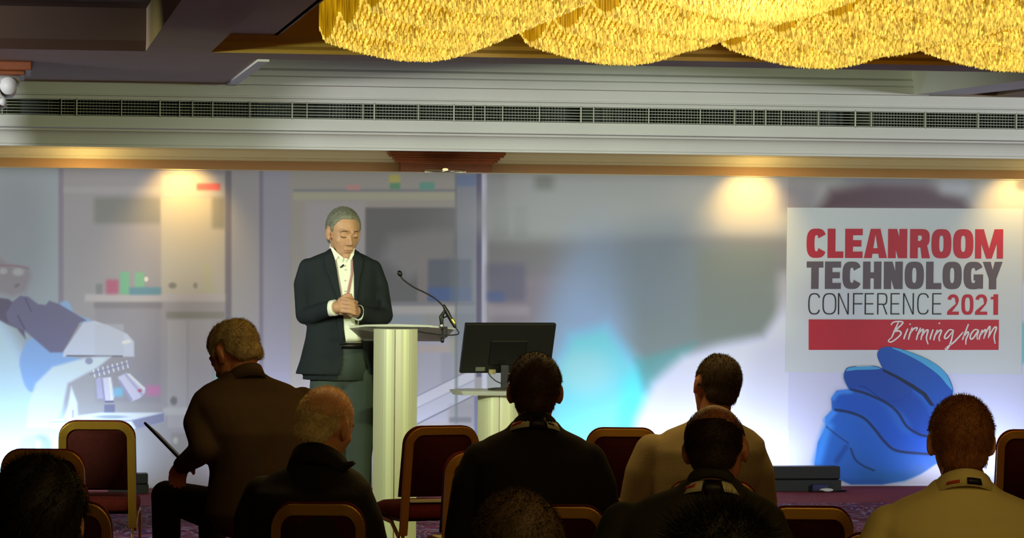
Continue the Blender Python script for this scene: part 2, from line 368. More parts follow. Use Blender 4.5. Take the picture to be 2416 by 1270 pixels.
def line(pts, w, c, s=2, a=1., smooth=True):
    d = np.full(PX.shape, 1e9)
    if smooth and len(pts) > 2: pts = crv2(pts)
    for (ax, ay), (bx, by) in zip(pts[:-1], pts[1:]):
        ex, ey = bx - ax, by - ay; wx, wy = PX - ax, PY - ay; t = np.clip((wx * ex + wy * ey) / (ex * ex + ey * ey + 1e-9), 0, 1)
        d = np.minimum(d, (wx - ex * t) ** 2 + (wy - ey * t) ** 2)
    blend(a * (1 - sm(w / 2 - s, w / 2 + s, np.sqrt(d))), c)
def crv2(pts, k=6):
    P_ = [pts[0]] + list(pts) + [pts[-1]]; out = []
    for i in range(1, len(P_) - 2):
        p0, p1, p2, p3 = [np.array(P_[i + j - 1], float) for j in range(4)]
        for q in range(k):
            t = q / k; out.append(tuple(.5 * (2 * p1 + (p2 - p0) * t + (2 * p0 - 5 * p1 + 4 * p2 - p3) * t * t + (3 * p1 - p0 - 3 * p2 + p3) * t ** 3)))
    out.append(tuple(pts[-1])); return out
# --- laboratory on the left
rect(-400, 380, 140, 1200, (158, 168, 178), 4)
oval(40, 560, 70, 150, (140, 143, 155), .6, .6)
rect(140, 380, 540, 1200, (160, 156, 164), 5)
rect(138, 380, 150, 720, (138, 130, 150), 4)
rect(222, 466, 380, 528, (132, 132, 132), 9)
rect(380, 466, 530, 700, (184, 180, 172), 5)
rect(380, 412, 530, 466, (178, 176, 180), 6)
rect(150, 440, 530, 456, (176, 174, 178), 5, .6)
rect(464, 433, 520, 449, (214, 92, 96), 5)
rect(500, 466, 532, 540, (134, 132, 122), 8, .8)
rect(225, 712, 380, 950, (150, 146, 158), 7)
rect(222, 712, 382, 728, (134, 130, 140), 5)
rect(200, 694, 540, 712, (186, 180, 186), 5)
rect(392, 736, 530, 752, (138, 136, 132), 4)
rect(395, 756, 440, 1010, (176, 172, 178), 4, .8); rect(446, 756, 500, 1010, (172, 168, 174), 4, .8)
rect(250, 660, 280, 694, (178, 100, 130), 7); rect(226, 670, 242, 694, (132, 134, 142), 4)
rect(283, 642, 305, 695, (120, 186, 150), 4); rect(318, 643, 341, 682, (128, 186, 152), 4); rect(305, 678, 380, 696, (100, 146, 166), 5)
oval(345, 659, 5, 6, (235, 225, 215), .3); oval(407, 674, 9, 7, (130, 128, 124), .5); oval(461, 674, 5, 7, (140, 138, 132), .5)
rect(480, 622, 500, 690, (184, 186, 140), 6, .4)
rect(505, 880, 528, 908, (130, 196, 190), 6, .7)
rect(345, 910, 378, 934, (206, 120, 176), 8, .8); oval(410, 946, 8, 10, (120, 116, 122), .5)
rect(385, 962, 540, 980, (190, 190, 192), 5, .8); rect(404, 1022, 452, 1080, (140, 136, 134), 6, .7); oval(414, 1040, 6, 8, (178, 178, 172), .4)
rect(532, 380, 547, 1200, (112, 108, 124), 4, .85, 4); rect(547, 380, 612, 1200, (166, 166, 174), 4)
rect(612, 380, 622, 1200, (132, 128, 156), 4); rect(622, 380, 685, 1200, (164, 165, 186), 5)
rect(685, 380, 1078, 1200, (172, 170, 164), 7)
# --- lab behind the speaker
rect(690, 400, 1075, 446, (168, 168, 164), 5); rect(692, 446, 1075, 454, (140, 142, 152), 3); rect(692, 454, 1075, 472, (184, 186, 164), 5)
rect(818, 436, 850, 449, (212, 148, 150), 4, .8); rect(918, 412, 944, 432, (196, 190, 100), 5); rect(920, 432, 944, 447, (96, 160, 120), 4); rect(990, 430, 1025, 449, (104, 168, 156), 4)
rect(720, 476, 862, 1200, (178, 176, 182), 10)
rect(862, 490, 1078, 722, (104, 106, 112), 5)
poly([(920, 560), (1020, 540), (1078, 545), (1078, 610), (1010, 640), (960, 660), (900, 610)], (150, 150, 156), 22, .7)
rect(985, 600, 1012, 715, (142, 136, 140), 5, .8)
rect(1010, 612, 1112, 712, (96, 104, 124), 7); rect(1010, 678, 1112, 712, (74, 100, 160), 7)
rect(862, 712, 1120, 724, (132, 134, 146), 4); rect(862, 722, 1120, 742, (184, 184, 186), 5); rect(862, 742, 1000, 800, (142, 160, 180), 9, .7)
rect(1000, 742, 1120, 800, (146, 154, 162), 8, .7)
rect(985, 800, 1060, 1000, (176, 178, 200), 10); rect(985, 815, 1060, 832, (196, 176, 170), 7, .7); rect(1040, 832, 1075, 960, (164, 166, 188), 6)
poly([(980, 935), (1120, 870), (1120, 895), (980, 965)], (206, 208, 228), 3); poly([(980, 965), (1120, 895), (1120, 935), (980, 1003)], (190, 194, 216), 2)
line([(980, 937), (1120, 868)], 3, (142, 146, 172), 1.5); line([(980, 1003), (1118, 934)], 3, (110, 112, 134), 1.5); line([(980, 965), (1120, 898)], 2, (160, 162, 186), 1.5)
rect(1060, 955, 1120, 1010, (150, 150, 166), 8, .7); rect(1060, 985, 1112, 997, (108, 108, 122), 4, .7); rect(980, 1012, 1120, 1200, (184, 186, 204), 6, .8)
rect(1073, 380, 1080, 1000, (108, 122, 130), 3, .7); rect(1080, 380, 1124, 860, (132, 142, 166), 5, .65); rect(1076, 412, 1126, 440, (104, 128, 178), 6, .8); rect(1060, 600, 1076, 715, (120, 130, 140), 4, .4)
rect(1124, 380, 1137, 890, (98, 96, 128), 3); rect(1137, 380, 1150, 1200, (206, 208, 240), 3); rect(1119, 935, 1133, 1200, (112, 116, 158), 3)
# --- blurred figure on the right
rect(1150, 380, 3200, 1250, (158, 162, 166), 4)
rect(1150, 400, 1195, 560, (146, 148, 154), 12)
rect(1262, 415, 1306, 450, (104, 110, 106), 16, .7, 12); rect(1165, 490, 1200, 560, (124, 130, 132), 8, .6); rect(1215, 488, 1245, 560, (116, 122, 122), 9, .6)
rect(1150, 560, 1860, 660, (112, 112, 118), 10, .8, 22); rect(1150, 640, 1380, 800, (130, 120, 138), 30, .9, 50)
rect(1150, 622, 1240, 712, (92, 94, 122), 12, .7); rect(1150, 688, 1190, 712, (72, 96, 156), 8, .7); rect(1150, 722, 1250, 745, (168, 160, 174), 10, .5)
oval(1330, 510, 240, 55, (166, 172, 176), .7, .8); oval(1760, 470, 150, 60, (190, 186, 178), .6, .7)
oval(1450, 950, 190, 330, (130, 158, 190), .30); oval(1400, 780, 100, 210, (140, 166, 212), .6, .8)
rect(1480, 580, 1825, 900, (114, 128, 134), 50, .95, 26); oval(1560, 640, 160, 110, (116, 130, 150), .5, .6)
rect(1645, 590, 1835, 800, (112, 124, 122), 22, .8)
poly([(1290, 1250), (1300, 900), (1345, 790), (1430, 770), (1510, 860), (1530, 960), (1480, 1250)], (110, 208, 248), 30, .95)
poly([(1420, 1250), (1470, 900), (1505, 860), (1545, 905), (1560, 1010), (1490, 1250)], (72, 222, 240), 22, .7)
poly([(1500, 850), (1640, 810), (1620, 850), (1560, 900), (1540, 940), (1518, 920)], (80, 150, 158), 16, .8)
oval(1380, 880, 60, 50, (150, 212, 255), .6, .8)
WH = (202, 208, 238)
poly([(1480, 1080), (1502, 985), (1540, 905), (1610, 840), (1700, 812), (1800, 792), (1850, 720), (1880, 660), (2500, 660), (2600, 1300), (1460, 1300)], WH, 20)
oval(1600, 960, 60, 90, (194, 190, 206), .7, .4)
rect(1835, 640, 1870, 740, (186, 184, 208), 16, .5)
rect(1690, 400, 1850, 540, (196, 192, 184), 26, .6); rect(1840, 430, 1930, 500, (140, 134, 146), 22, .8)
poly([(1930, 500), (1960, 450), (2050, 432), (2180, 436), (2270, 470), (2290, 500)], (74, 48, 60), 22, .95)
rect(1990, 415, 2190, 432, (124, 130, 158), 12, .6)
rect(2215, 405, 2290, 460, (190, 200, 214), 16, .6); rect(2300, 400, 3000, 660, (206, 202, 190), 22, .8); oval(2412, 437, 16, 14, (120, 116, 110), .6, .8)
rect(2411, 760, 2600, 860, (92, 196, 206), 6); rect(2411, 860, 2600, 1200, WH, 10)
ART[:] = ART * .9 + np.array((196, 194, 190)) * .1  # pale veil of haze and gloss blended into the print colours
# --- microscope on the left
poly([(-200, 740), (0, 740), (80, 880), (170, 1000), (120, 1200), (-200, 1200)], (190, 214, 240), 26, .9)
poly([(-10, 600), (18, 622), (66, 630), (74, 652), (60, 690), (30, 700), (-10, 690)], (146, 134, 142), 9, .7); line([(0, 626), (40, 628), (68, 634)], 3, (150, 100, 116), 2, .6); oval(43, 642, 13, 9, (186, 188, 190), .5, .7); oval(8, 640, 9, 7, (192, 192, 198), .5, .6); oval(40, 674, 7, 4, (110, 104, 114), .6, .6, -30)
poly([(52, 830), (70, 800), (110, 805), (160, 838), (190, 850), (150, 880), (112, 900), (80, 925), (60, 912), (46, 860)], (140, 172, 222), 4, .95, True)
poly([(140, 718), (160, 712), (178, 740), (216, 756), (190, 764), (150, 745)], (146, 180, 226), 4, .9, True)
poly([(-20, 700), (20, 706), (50, 728), (60, 800), (40, 775), (16, 765), (-20, 745)], (104, 98, 120), 4)
poly([(30, 712), (48, 698), (66, 700), (90, 718), (108, 720), (116, 710), (140, 718), (204, 756), (188, 762), (148, 832), (118, 832), (104, 820), (60, 782), (20, 762), (14, 740)], (118, 114, 142), 3)
line([(42, 745), (58, 776)], 3, (92, 86, 110), 2); line([(60, 705), (74, 735)], 3, (98, 92, 116), 2)
poly([(196, 762), (222, 757), (256, 768), (300, 788), (316, 806), (317, 842), (148, 842), (150, 830)], (198, 202, 222), 2.5)
rect(224, 765, 292, 838, (186, 190, 204), 4, .5); oval(298, 807, 10, 4, (246, 250, 255), .4, .9, -10)
line([(158, 840), (288, 841)], 4, (122, 118, 132), 1.5)
poly([(196, 846), (230, 842), (262, 842), (230, 868), (206, 880), (160, 905), (148, 960), (130, 1010), (62, 1010), (66, 960), (84, 905), (124, 866)], (206, 218, 236), 5, .95)
poly([(170, 1010), (152, 985), (160, 960), (168, 912), (182, 950), (184, 985)], (226, 240, 246), 4, .8)
oval(210, 852, 9, 8, (150, 152, 178), .3)
for k in range(16):
    xk = 220 + k * 5.6; line([(xk, 873 - k * 1.5), (xk + 4, 890 - k * 1.6)], 2.6, (150, 150, 186) if k % 2 else (238, 240, 252), 1.2)
line([(212, 884), (300, 858)], 3, (140, 138, 166), 1.5)
poly([(230, 893), (262, 890), (270, 935), (266, 950), (248, 950), (236, 930)], (208, 204, 232), 2); line([(240, 895), (246, 945)], 5, (150, 146, 178), 2); line([(258, 893), (264, 942)], 4, (244, 246, 255), 1.5); rect(247, 946, 268, 950, (96, 92, 120), 1.5)
poly([(226, 895), (238, 893), (243, 940), (230, 942)], (176, 172, 204), 2)
poly([(278, 890), (300, 880), (342, 915), (343, 926), (330, 940), (310, 948)], (204, 200, 228), 2.5); line([(282, 900), (310, 944)], 6, (160, 156, 188), 2); line([(296, 884), (336, 932)], 5, (176, 170, 200), 2); line([(305, 884), (340, 918)], 4, (240, 242, 254), 2); oval(330, 922, 5, 4, (180, 110, 130), .5)
rect(268, 915, 290, 936, (120, 196, 236), 6, .7)
rect(246, 955, 271, 975, (122, 122, 150), 2)
poly([(124, 992), (190, 980), (236, 974), (388, 974), (388, 996), (318, 1012), (310, 1016), (124, 1012)], (214, 220, 240), 3); poly([(310, 992), (388, 974), (388, 996), (322, 1013)], (138, 138, 166), 3)
line([(124, 996), (240, 994), (310, 993)], 2.5, (160, 160, 196), 1.5); oval(262, 984, 36, 4, (146, 156, 174), .5, .8); line([(172, 970), (172, 984)], 5, (170, 172, 204), 1.5)
oval(96, 1052, 26, 26, (150, 158, 190), .25); oval(72, 1052, 28, 22, (170, 176, 206), .3); oval(90, 1050, 4, 8, (240, 245, 250), .5)
# --- blue gloved hand
def G8(cx, cy): return (1800 + cx / 2.703, 800 + cy / 2.703)
BL = (38, 100, 190)
glove = [(325, 830), (350, 660), (400, 560), (398, 500), (440, 455), (435, 380), (470, 330), (545, 322), (520, 250), (530, 190), (590, 175), (640, 188), (700, 172), (760, 182), (730, 110), (745, 65), (800, 50), (900, 70), (1050, 130), (1160, 210), (1212, 320), (1206, 420), (1300, 700), (1180, 790), (900, 905), (760, 930), (560, 930)]
poly([G8(*p) for p in glove], (150, 150, 172), 16, .5)
poly([G8(*p) for p in glove], BL, 2.2)
def fing(pts, w, c, a=.6, s=12): line([G8(*p) for p in pts], w / 2.703, c, s, a)
fing([(800, 115), (950, 200), (1090, 330), (1110, 420)], 105, (28, 84, 176), .95, 8)
fing([(600, 240), (760, 300), (950, 430), (1020, 560)], 150, (22, 70, 160), .95, 10)
fing([(520, 400), (700, 450), (850, 640), (1050, 680)], 120, (26, 84, 186), .9, 10)
fing([(480, 530), (620, 600), (760, 760), (980, 800)], 110, (34, 98, 194), .9, 10)
fing([(900, 85), (1050, 160), (1150, 260), (1195, 340)], 40, (74, 170, 222), .8, 6); fing([(1010, 190), (1080, 260), (1120, 320)], 14, (70, 160, 210), .7, 4)
fing([(545, 200), (600, 182), (700, 185), (750, 195)], 28, (58, 146, 214), .8, 5); fing([(450, 380), (480, 345), (560, 335)], 24, (70, 150, 246), .8, 6)
fing([(405, 520), (450, 470)], 40, (70, 150, 250), .8, 6); fing([(350, 780), (400, 600), (420, 560)], 60, (66, 150, 244), .8, 10)
fing([(470, 780), (530, 690)], 30, (26, 70, 150), .8, 6)
fing([(640, 860), (900, 880), (1000, 840)], 60, (22, 96, 160), .6, 12)
for cr_, w in (([(770, 205), (860, 245), (960, 300), (1030, 350), (1085, 420)], 16), ([(560, 322), (660, 350), (790, 410), (860, 470), (920, 560), (1000, 610), (1060, 622)], 15), ([(460, 452), (560, 470), (650, 510), (720, 585), (780, 660), (860, 715), (1060, 735)], 15), ([(405, 560), (480, 620), (545, 665)], 5), ([(560, 700), (590, 770), (640, 810), (710, 840)], 9)):
    fing(cr_, w, (18, 34, 66), .9, 2)
poly([G8(*p) for p in ((890, 925), (1000, 870), (1100, 800), (1300, 760), (1300, 940))], (186, 184, 196), 3)
ART[:] = np.clip(ART * np.where(PX < 1860, 1.09, 1.03)[..., None], 0, 244)  # print lightened to make up for weak wash light, most left of the sign
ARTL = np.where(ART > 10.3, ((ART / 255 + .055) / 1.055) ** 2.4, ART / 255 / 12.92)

def banner():
    t = thing('backdrop_banner', 'wide printed backdrop banner with microscope scene and blue gloved hand behind the speaker', 'banner', (0, YB, 0))
    me = bpy.data.meshes.new('print'); nv = nx * nz
    co = np.stack([XX, np.zeros_like(XX), ZZ], -1).reshape(-1).astype(np.float32)
    i = np.arange(nv).reshape(nz, nx); q = np.stack([i[:-1, :-1], i[:-1, 1:], i[1:, 1:], i[1:, :-1]], -1).reshape(-1).astype(np.int32); nf = len(q) // 4
    me.vertices.add(nv); me.vertices.foreach_set('co', co); me.loops.add(nf * 4); me.loops.foreach_set('vertex_index', q)
    me.polygons.add(nf); me.polygons.foreach_set('loop_start', np.arange(0, nf * 4, 4, dtype=np.int32)); me.update(calc_edges=True)
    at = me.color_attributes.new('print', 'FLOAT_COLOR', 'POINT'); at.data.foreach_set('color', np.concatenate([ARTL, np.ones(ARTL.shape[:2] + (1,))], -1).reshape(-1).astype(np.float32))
    m = bpy.data.materials.new('glossy_print'); m.use_nodes = True; nt = m.node_tree; b = nt.nodes['Principled BSDF']; b.inputs['Roughness'].default_value = .42; b.inputs['Specular IOR Level'].default_value = .35
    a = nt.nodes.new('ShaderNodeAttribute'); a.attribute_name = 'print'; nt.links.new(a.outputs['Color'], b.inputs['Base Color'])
    me.materials.append(m); o = bpy.data.objects.new('print', me); COL.objects.link(o); o.parent = t
    MB().box(bx0, bx1, .002, .03, .0, bz1 + .004).build('panel', mat('panel_core', (120, 120, 118), .7), t)
    MB().box(bx0, bx1, -.006, .03, bz1 + .0005, bz1 + .007).build('top_rail', mat('rail_cream', (200, 190, 160), .4), t)
    return t
ban = banner()
def BP(px, py, off=.003): p = W(px, py, YB - off); return (p.x, -off, p.z)
def flat(name, polys, m, off):
    mb = MB()
    off0 = off
    for k_, pl_ in enumerate(polys):
        off = off0 + (k_ % 7) * 1.3e-4
        if isinstance(pl_[0], float): off = off0 + pl_[0]; pl_ = pl_[1:]
        n = len(pl_); fr = [BP(x, y, off) for x, y in pl_]; bk_ = [(a, b + .0012, c) for a, b, c in fr]
        mb.add(fr + bk_, [tuple(range(n)), tuple(reversed(range(n, 2 * n)))] + [(i, n + i, n + (i + 1) % n, (i + 1) % n) for i in range(n)])
    return mb.build(name, m, ban)
sign = flat('sign_board', [[(1857, 490), (2413, 493), (2410, 884), (1853, 879)]], mat('sign_white', (206, 216, 220), .5), .0030)
# glyphs as polygons in a unit box (y downwards)
def arc(cx, cy, rx, ry, tx, ty, a0, a1, n=22, e=2.9):
    out = []
    def pt(a, rx, ry): c, s = math.cos(a), math.sin(a); return (cx + rx * math.copysign(abs(c) ** (2 / e), c), cy - ry * math.copysign(abs(s) ** (2 / e), s))
    for i in range(n):
        a = R(a0 + (a1 - a0) * i / n); b = R(a0 + (a1 - a0) * (i + 1) / n)
        out.append((pt(a, rx, ry), pt(b, rx, ry), pt(b, rx - tx, ry - ty), pt(a, rx - tx, ry - ty)))
    return out
def rc(x0, y0, x1, y1): return [[(x0, y0), (x1, y0), (x1, y1), (x0, y1)]]
def glyph(ch, t, h):
    v = 1 - t
    if ch == 'O' or ch == '0': return arc(.5, .5, .5, .5, t, h, 0, 360, 40)
    if ch == 'C': return arc(.5, .5, .5, .5, t, h, 28, 332, 36)
    if ch == 'G': return arc(.5, .5, .5, .5, t, h, 28, 330, 36) + rc(.52, .46, 1, .46 + h) + rc(1 - t, .46, 1, .98)
    if ch == 'L': return rc(0, 0, t, 1) + rc(t, 1 - h, 1, 1)
    if ch == 'E': return rc(0, 0, t, 1) + rc(t, 0, 1, h) + rc(t, .5 - h / 2, .93, .5 + h / 2) + rc(t, 1 - h, 1, 1)
    if ch == 'F': return rc(0, 0, t, 1) + rc(t, 0, 1, h) + rc(t, .5 - h / 2, .93, .5 + h / 2)
    if ch == 'T': return rc(0, 0, 1, h) + rc(.5 - t / 2, h, .5 + t / 2, 1)
    if ch == 'H': return rc(0, 0, t, 1) + rc(v, 0, 1, 1) + rc(t, .5 - h / 2, v, .5 + h / 2)
    if ch == 'N': return rc(0, 0, t, 1) + rc(v, 0, 1, 1) + [[(t * .3, 0), (t * 1.15, 0), (1 - t * .3, 1), (1 - t * 1.15, 1)]]
    if ch == 'M': return rc(0, 0, t * .8, 1) + rc(1 - t * .8, 0, 1, 1) + [[(0.05, 0), (t * 1.1, 0), (.5 + t * .35, 1), (.5 - t * .35, 1)], [(1 - t * 1.1, 0), (.95, 0), (.5 + t * .35, 1), (.5 - t * .35, 1)]]
    if ch == 'A': return [[(.5 - t * .62, 0), (.5 + t * .1, 0), (t, 1), (0, 1)], [(.5 - t * .1, 0), (.5 + t * .62, 0), (1, 1), (1 - t, 1)]] + rc(.25, .66, .75, .66 + h * .85)
    if ch == 'Y': return [[(0, 0), (t * 1.05, 0), (.5 + t * .3, .62), (.5 - t * .5, .62)], [(1 - t * 1.05, 0), (1, 0), (.5 + t * .5, .62), (.5 - t * .3, .62)]] + rc(.5 - t / 2, .55, .5 + t / 2, 1)
    if ch == 'R': return rc(0, 0, t, 1) + rc(t, 0, .55, h) + rc(t, .52 - h / 2, .6, .52 + h / 2) + arc(.52, .275 + h / 8, .46, .275 + h / 8, t, h, -90, 90, 18) + [[(.5, .5), (.5 + t * .85, .5), (1, 1), (1 - t * 1.05, 1)]]
    if ch == '2': return arc(.5, .3, .48, .3, t, h, -8, 172, 20, 2.2) + [[(.98 - t, .30), (.98, .30), (.90, .48), (t * 1.1, .90), (0, .90), (.1, .78), (.74, .46)]] + rc(0, 1 - h, 1, 1)
    if ch == '1': return rc(1 - t * 1.35, 0, 1, 1) + rc(.0, .12, 1 - t, .12 + h * .8)
    return []
def word(boxes, y0, y1, tpx, hpx, sk=0):
    out = []
    for ch, a, b in boxes:
        x0 = 1800 + a / 2.5406; x1 = 1800 + b / 2.5406; Y0 = 400 + y0 / 2.5406; Y1 = 400 + y1 / 2.5406; w = x1 - x0; h = Y1 - Y0
        lay = 0
        for g in glyph(ch, tpx / w, hpx / h):
            lay += isinstance(g, list); out.append([1.4e-4 * lay * isinstance(g, list)] + [(x0 + gx * w - (gy - .5) * h * .01, Y0 + gy * h + (x0 - 2140) * sk) for gx, gy in g])
    return out
M_red = mat('sign_red', (186, 36, 52), .5); M_grey = mat('sign_grey', (96, 86, 92), .5); M_ink = mat('sign_black', (28, 26, 30), .5); M_sw = mat('script_white', (225, 225, 225), .5)
flat('red_heading', word([('C', 262, 380), ('L', 388, 483), ('E', 493, 598), ('A', 606, 744), ('N', 750, 865), ('R', 882, 1002), ('O', 1010, 1130), ('O', 1140, 1262), ('M', 1272, 1440)], 357, 533, 18.5, 15.5, .004), M_red, .0046)
flat('grey_heading', word([('T', 262, 362), ('E', 372, 468), ('C', 477, 590), ('H', 600, 710), ('N', 725, 838), ('O', 850, 965), ('L', 978, 1070), ('O', 1077, 1192), ('G', 1203, 1320), ('Y', 1318, 1436)], 553, 718, 17.5, 14.5, .002), M_grey, .0046)
flat('black_heading', word([('C', 272, 345), ('O', 357, 440), ('N', 450, 515), ('F', 540, 600), ('E', 610, 665), ('R', 685, 747), ('E', 765, 820), ('N', 840, 905), ('C', 925, 997), ('E', 1015, 1070)], 742, 870, 3.0, 2.8), M_ink, .0046)
flat('red_year', word([('2', 1105, 1175), ('0', 1190, 1262), ('2', 1272, 1345), ('1', 1366, 1410)], 749, 872, 8.2, 7.6), M_red, .0046)
flat('red_bar', [[(1908, 754), (2357, 755), (2356, 826), (1908, 826)]], M_red, .0046)
# brush script
SC = [  # strokes in the 2.54x crop pixels
    [(768, 932), (785, 915), (826, 912), (838, 922), (800, 960), (785, 972), (815, 968), (828, 985), (800, 1015), (768, 1035), (752, 1028), (768, 1010)], [(812, 918), (790, 965), (770, 1012)],
    [(868, 955), (850, 1000), (845, 1018)], [(880, 930), (884, 926)],
    [(895, 948), (880, 990), (872, 1020)], [(880, 985), (905, 955), (925, 950), (918, 968)],
    [(945, 950), (928, 990), (920, 1022)], [(925, 995), (950, 965), (962, 962), (950, 1005), (948, 1022)], [(952, 1000), (975, 968), (990, 966), (980, 1010), (990, 1048)],
    [(1020, 960), (1006, 1000), (1002, 1020)], [(1055, 925), (1060, 920)], [(1046, 962), (1030, 1000), (1024, 1025)], [(1030, 998), (1056, 968), (1070, 968), (1056, 1008), (1060, 1030)],
    [(1140, 965), (1118, 962), (1094, 990), (1090, 1012), (1108, 1008), (1140, 968)], [(1142, 962), (1132, 1015), (1116, 1060), (1100, 1080), (1092, 1072)], [(1100, 1068), (1140, 1040), (1172, 1008), (1200, 975)],
    [(1232, 928), (1210, 985), (1196, 1022)], [(1200, 1010), (1225, 975), (1232, 985), (1218, 1020), (1216, 1050)],
    [(1290, 962), (1268, 962), (1246, 990), (1244, 1015), (1262, 1010), (1292, 966), (1284, 1000), (1286, 1020)],
    [(1315, 962), (1300, 1000), (1296, 1020)], [(1300, 998), (1326, 966), (1336, 966), (1324, 1015)], [(1326, 1005), (1352, 950), (1362, 948), (1352, 1010)], [(1352, 1005), (1384, 952), (1400, 950), (1386, 1000), (1392, 1044)]]
pol = []
for st in SC:
    c_ = crv2([(1800 + a / 2.5406, 400 + b / 2.5406) for a, b in st], 7) if len(st) > 2 else [(1800 + a / 2.5406, 400 + b / 2.5406) for a, b in st]
    n = len(c_)
    for i in range(n - 1):
        (ax, ay), (bx_, by_) = c_[i], c_[i + 1]; L = math.hypot(bx_ - ax, by_ - ay) + 1e-6; nx_, ny_ = -(by_ - ay) / L, (bx_ - ax) / L
        tt = lambda q: (1.0 + .9 * math.sin(PI * (.15 + .8 * q / n)))
        w0, w1 = tt(i), tt(i + 1); ex, ey = (bx_ - ax) / L * .4, (by_ - ay) / L * .4
        pol.append([(ax + nx_ * w0 - ex, ay + ny_ * w0 - ey), (bx_ + nx_ * w1 + ex, by_ + ny_ * w1 + ey), (bx_ - nx_ * w1 + ex, by_ - ny_ * w1 + ey), (ax - nx_ * w0 - ex, ay - ny_ * w0 - ey)])
flat('white_script', pol, M_sw, .0062)
# printed glove tip overlapping the sign
tip = [G8(*p) for p in ((762, 186), (730, 110), (745, 65), (800, 50), (900, 70), (1050, 130), (1160, 210), (1212, 320), (1180, 400), (1100, 430), (1030, 350), (960, 300), (860, 245), (770, 205))]
tip2 = [G8(*p) for p in ((640, 300), (560, 316), (520, 250), (530, 190), (590, 175), (640, 188), (700, 172), (765, 190), (860, 250), (950, 330), (800, 400))]
M_gl = mat('glove_blue', (28, 84, 176), .5); M_gl2 = mat('glove_deep_blue', (24, 74, 166), .5); M_gl3 = mat('glove_light_blue', (74, 166, 216), .5)
flat('glove_finger', [crv(tip, 4)], M_gl, .0062); flat('glove_finger', [crv(tip2, 4)], M_gl2, .0058)
flat('glove_highlight', [crv([G8(*p) for p in ((820, 56), (900, 72), (1050, 132), (1160, 212), (1210, 322), (1180, 300), (1120, 230), (1010, 150), (900, 92))], 4), crv([G8(*p) for p in ((530, 205), (550, 184), (600, 178), (700, 175), (750, 190), (690, 196), (600, 198))], 4)], M_gl3, .0072)
flat('glove_crease', [[G8(*p) for p in ((765, 190), (860, 236), (960, 292), (1040, 346), (1090, 420), (1070, 425), (1020, 360), (950, 312), (860, 256), (768, 208))]], mat('crease_navy', (18, 34, 66), .5), .0074)

# ------------------------------------------------------------------ lectern, table, monitor, boxes
def face_mat(loc, extra=0): return Matrix.Translation(loc) @ Matrix.Rotation(-YAW + extra, 4, 'Z')
M_alu = mat('cream_aluminium', (205, 205, 182), .38, metal=.25)
M_acr = mat('frosted_acrylic', (205, 208, 200), .3, spec=.5); M_acr.node_tree.nodes['Principled BSDF'].inputs['Alpha'].default_value = .72
def column(parent, x, w, h, dep=.15):
    # two convex halves either side of a groove
    hw = w / 2; pts = []
    for sgn in (-1, 1):
        for i in range(9):
            a = i / 8; q = a if sgn < 0 else 1 - a
            xx = (-hw + (hw - .003) * a) if sgn < 0 else (.003 + (hw - .003) * a)
            u = abs(xx) / hw; pts.append((xx, -dep / 2 - .0 + .075 * u ** 2.2))
        if sgn < 0: pts += [(-.003, -dep / 2 + .012), (.003, -dep / 2 + .012)]
    pts += [(hw, dep / 2 - .02), (hw - .02, dep / 2), (-hw + .02, dep / 2), (-hw, dep / 2 - .02)]
    n = len(pts); mb = MB(); mb.add([(x + a, b, 0) for a, b in pts] + [(x + a, b, h) for a, b in pts], [tuple(range(n)), tuple(range(n, 2 * n))] + [(i, (i + 1) % n, n + (i + 1) % n, n + i) for i in range(n)])
    return mb.build('column', M_alu, parent)
SL = 455
pL = P(934, 700, SL)
lec = thing('lectern', 'cream metal column lectern with frosted acrylic top in front of the speaker', 'lectern', (pL.x, pL.y, 0), -YAW)
def LZ(py, s=SL): return HC - (py - 600) / s
column(lec, 0, .226, LZ(779), .16)
MB().box(-.24, .24, -.12, .16, 0, .022).build('base_plate', M_alu, lec, bevel=.006)
def X_(px): return (px - 934) / SL
top = []
zn, zf = LZ(769), LZ(808)
near = [(X_(823), zn - .012), (X_(860), zn - .002), (X_(934), zn + .002), (X_(1010), zn - .002), (X_(1072), zn - .014)]
v = []; yn, yf = .07, .42
pts = [(x, yn + .02 * abs(x), z) for x, z in near] + [(X_(1040), yf, zf), (X_(850), yf, zf)]
n = len(pts); v = pts + [(a, b, c - .010) for a, b, c in pts]
MB().add(v, [tuple(range(n)), tuple(reversed(range(n, 2 * n)))] + [(i, n + i, n + (i + 1) % n, (i + 1) % n) for i in range(n)]).build('desk_top', M_acr, lec)
MB().box(-.09, .09, .06, .30, LZ(800) - .03, LZ(790)).build('support_bracket', M_alu, lec)
MB().ell((X_(828), yn + .0, zn - .004), (.02, .01, .005), 12).build('edge_clip', mat('clip_cream', (235, 235, 225), .3), lec, True)
# gooseneck microphone with clamp
mic = thing('gooseneck_microphone', 'black gooseneck microphone clamped to the right edge of the lectern top', 'microphone', (pL.x, pL.y, 0), -YAW)
def m3(px, py, y=.06): return (X_(px), y, LZ(py))
MB().ell(m3(942, 648), (.013, .013, .017), 16, Matrix.Rotation(R(-25), 3, 'Y')).build('windscreen', M_black, mic, True)
MB().tube([m3(*p) for p in crv2([(944, 654), (952, 664), (975, 680), (1000, 692), (1022, 704), (1037, 716), (1048, 728)])], .0042, 8).build('gooseneck', M_blackm, mic, True)
MB().chain([(m3(1047, 724), .008), (m3(1054, 738), .0125), (m3(1066, 760), .0105), (m3(1073, 772), .009)]).build('body', M_black, mic, True)
MB().cone(m3(1067, 757), .0115, m3(1071, 765), .011).build('connector_ring', mat('brass_ring', (190, 180, 90), .3, metal=.8), mic, True)
m = MB().chain([(m3(1050, 733), .005), (m3(1041, 750), .012), (m3(1042, 768), .009)]); m.tube([m3(1045, 752), m3(1056, 748)], .004, 6); m.build('clip', M_black, mic, True)
MB().cone(m3(1042, 770), .012, m3(1042, 776), .012).build('socket', M_chrome, mic, True)
m = MB(); y = .06
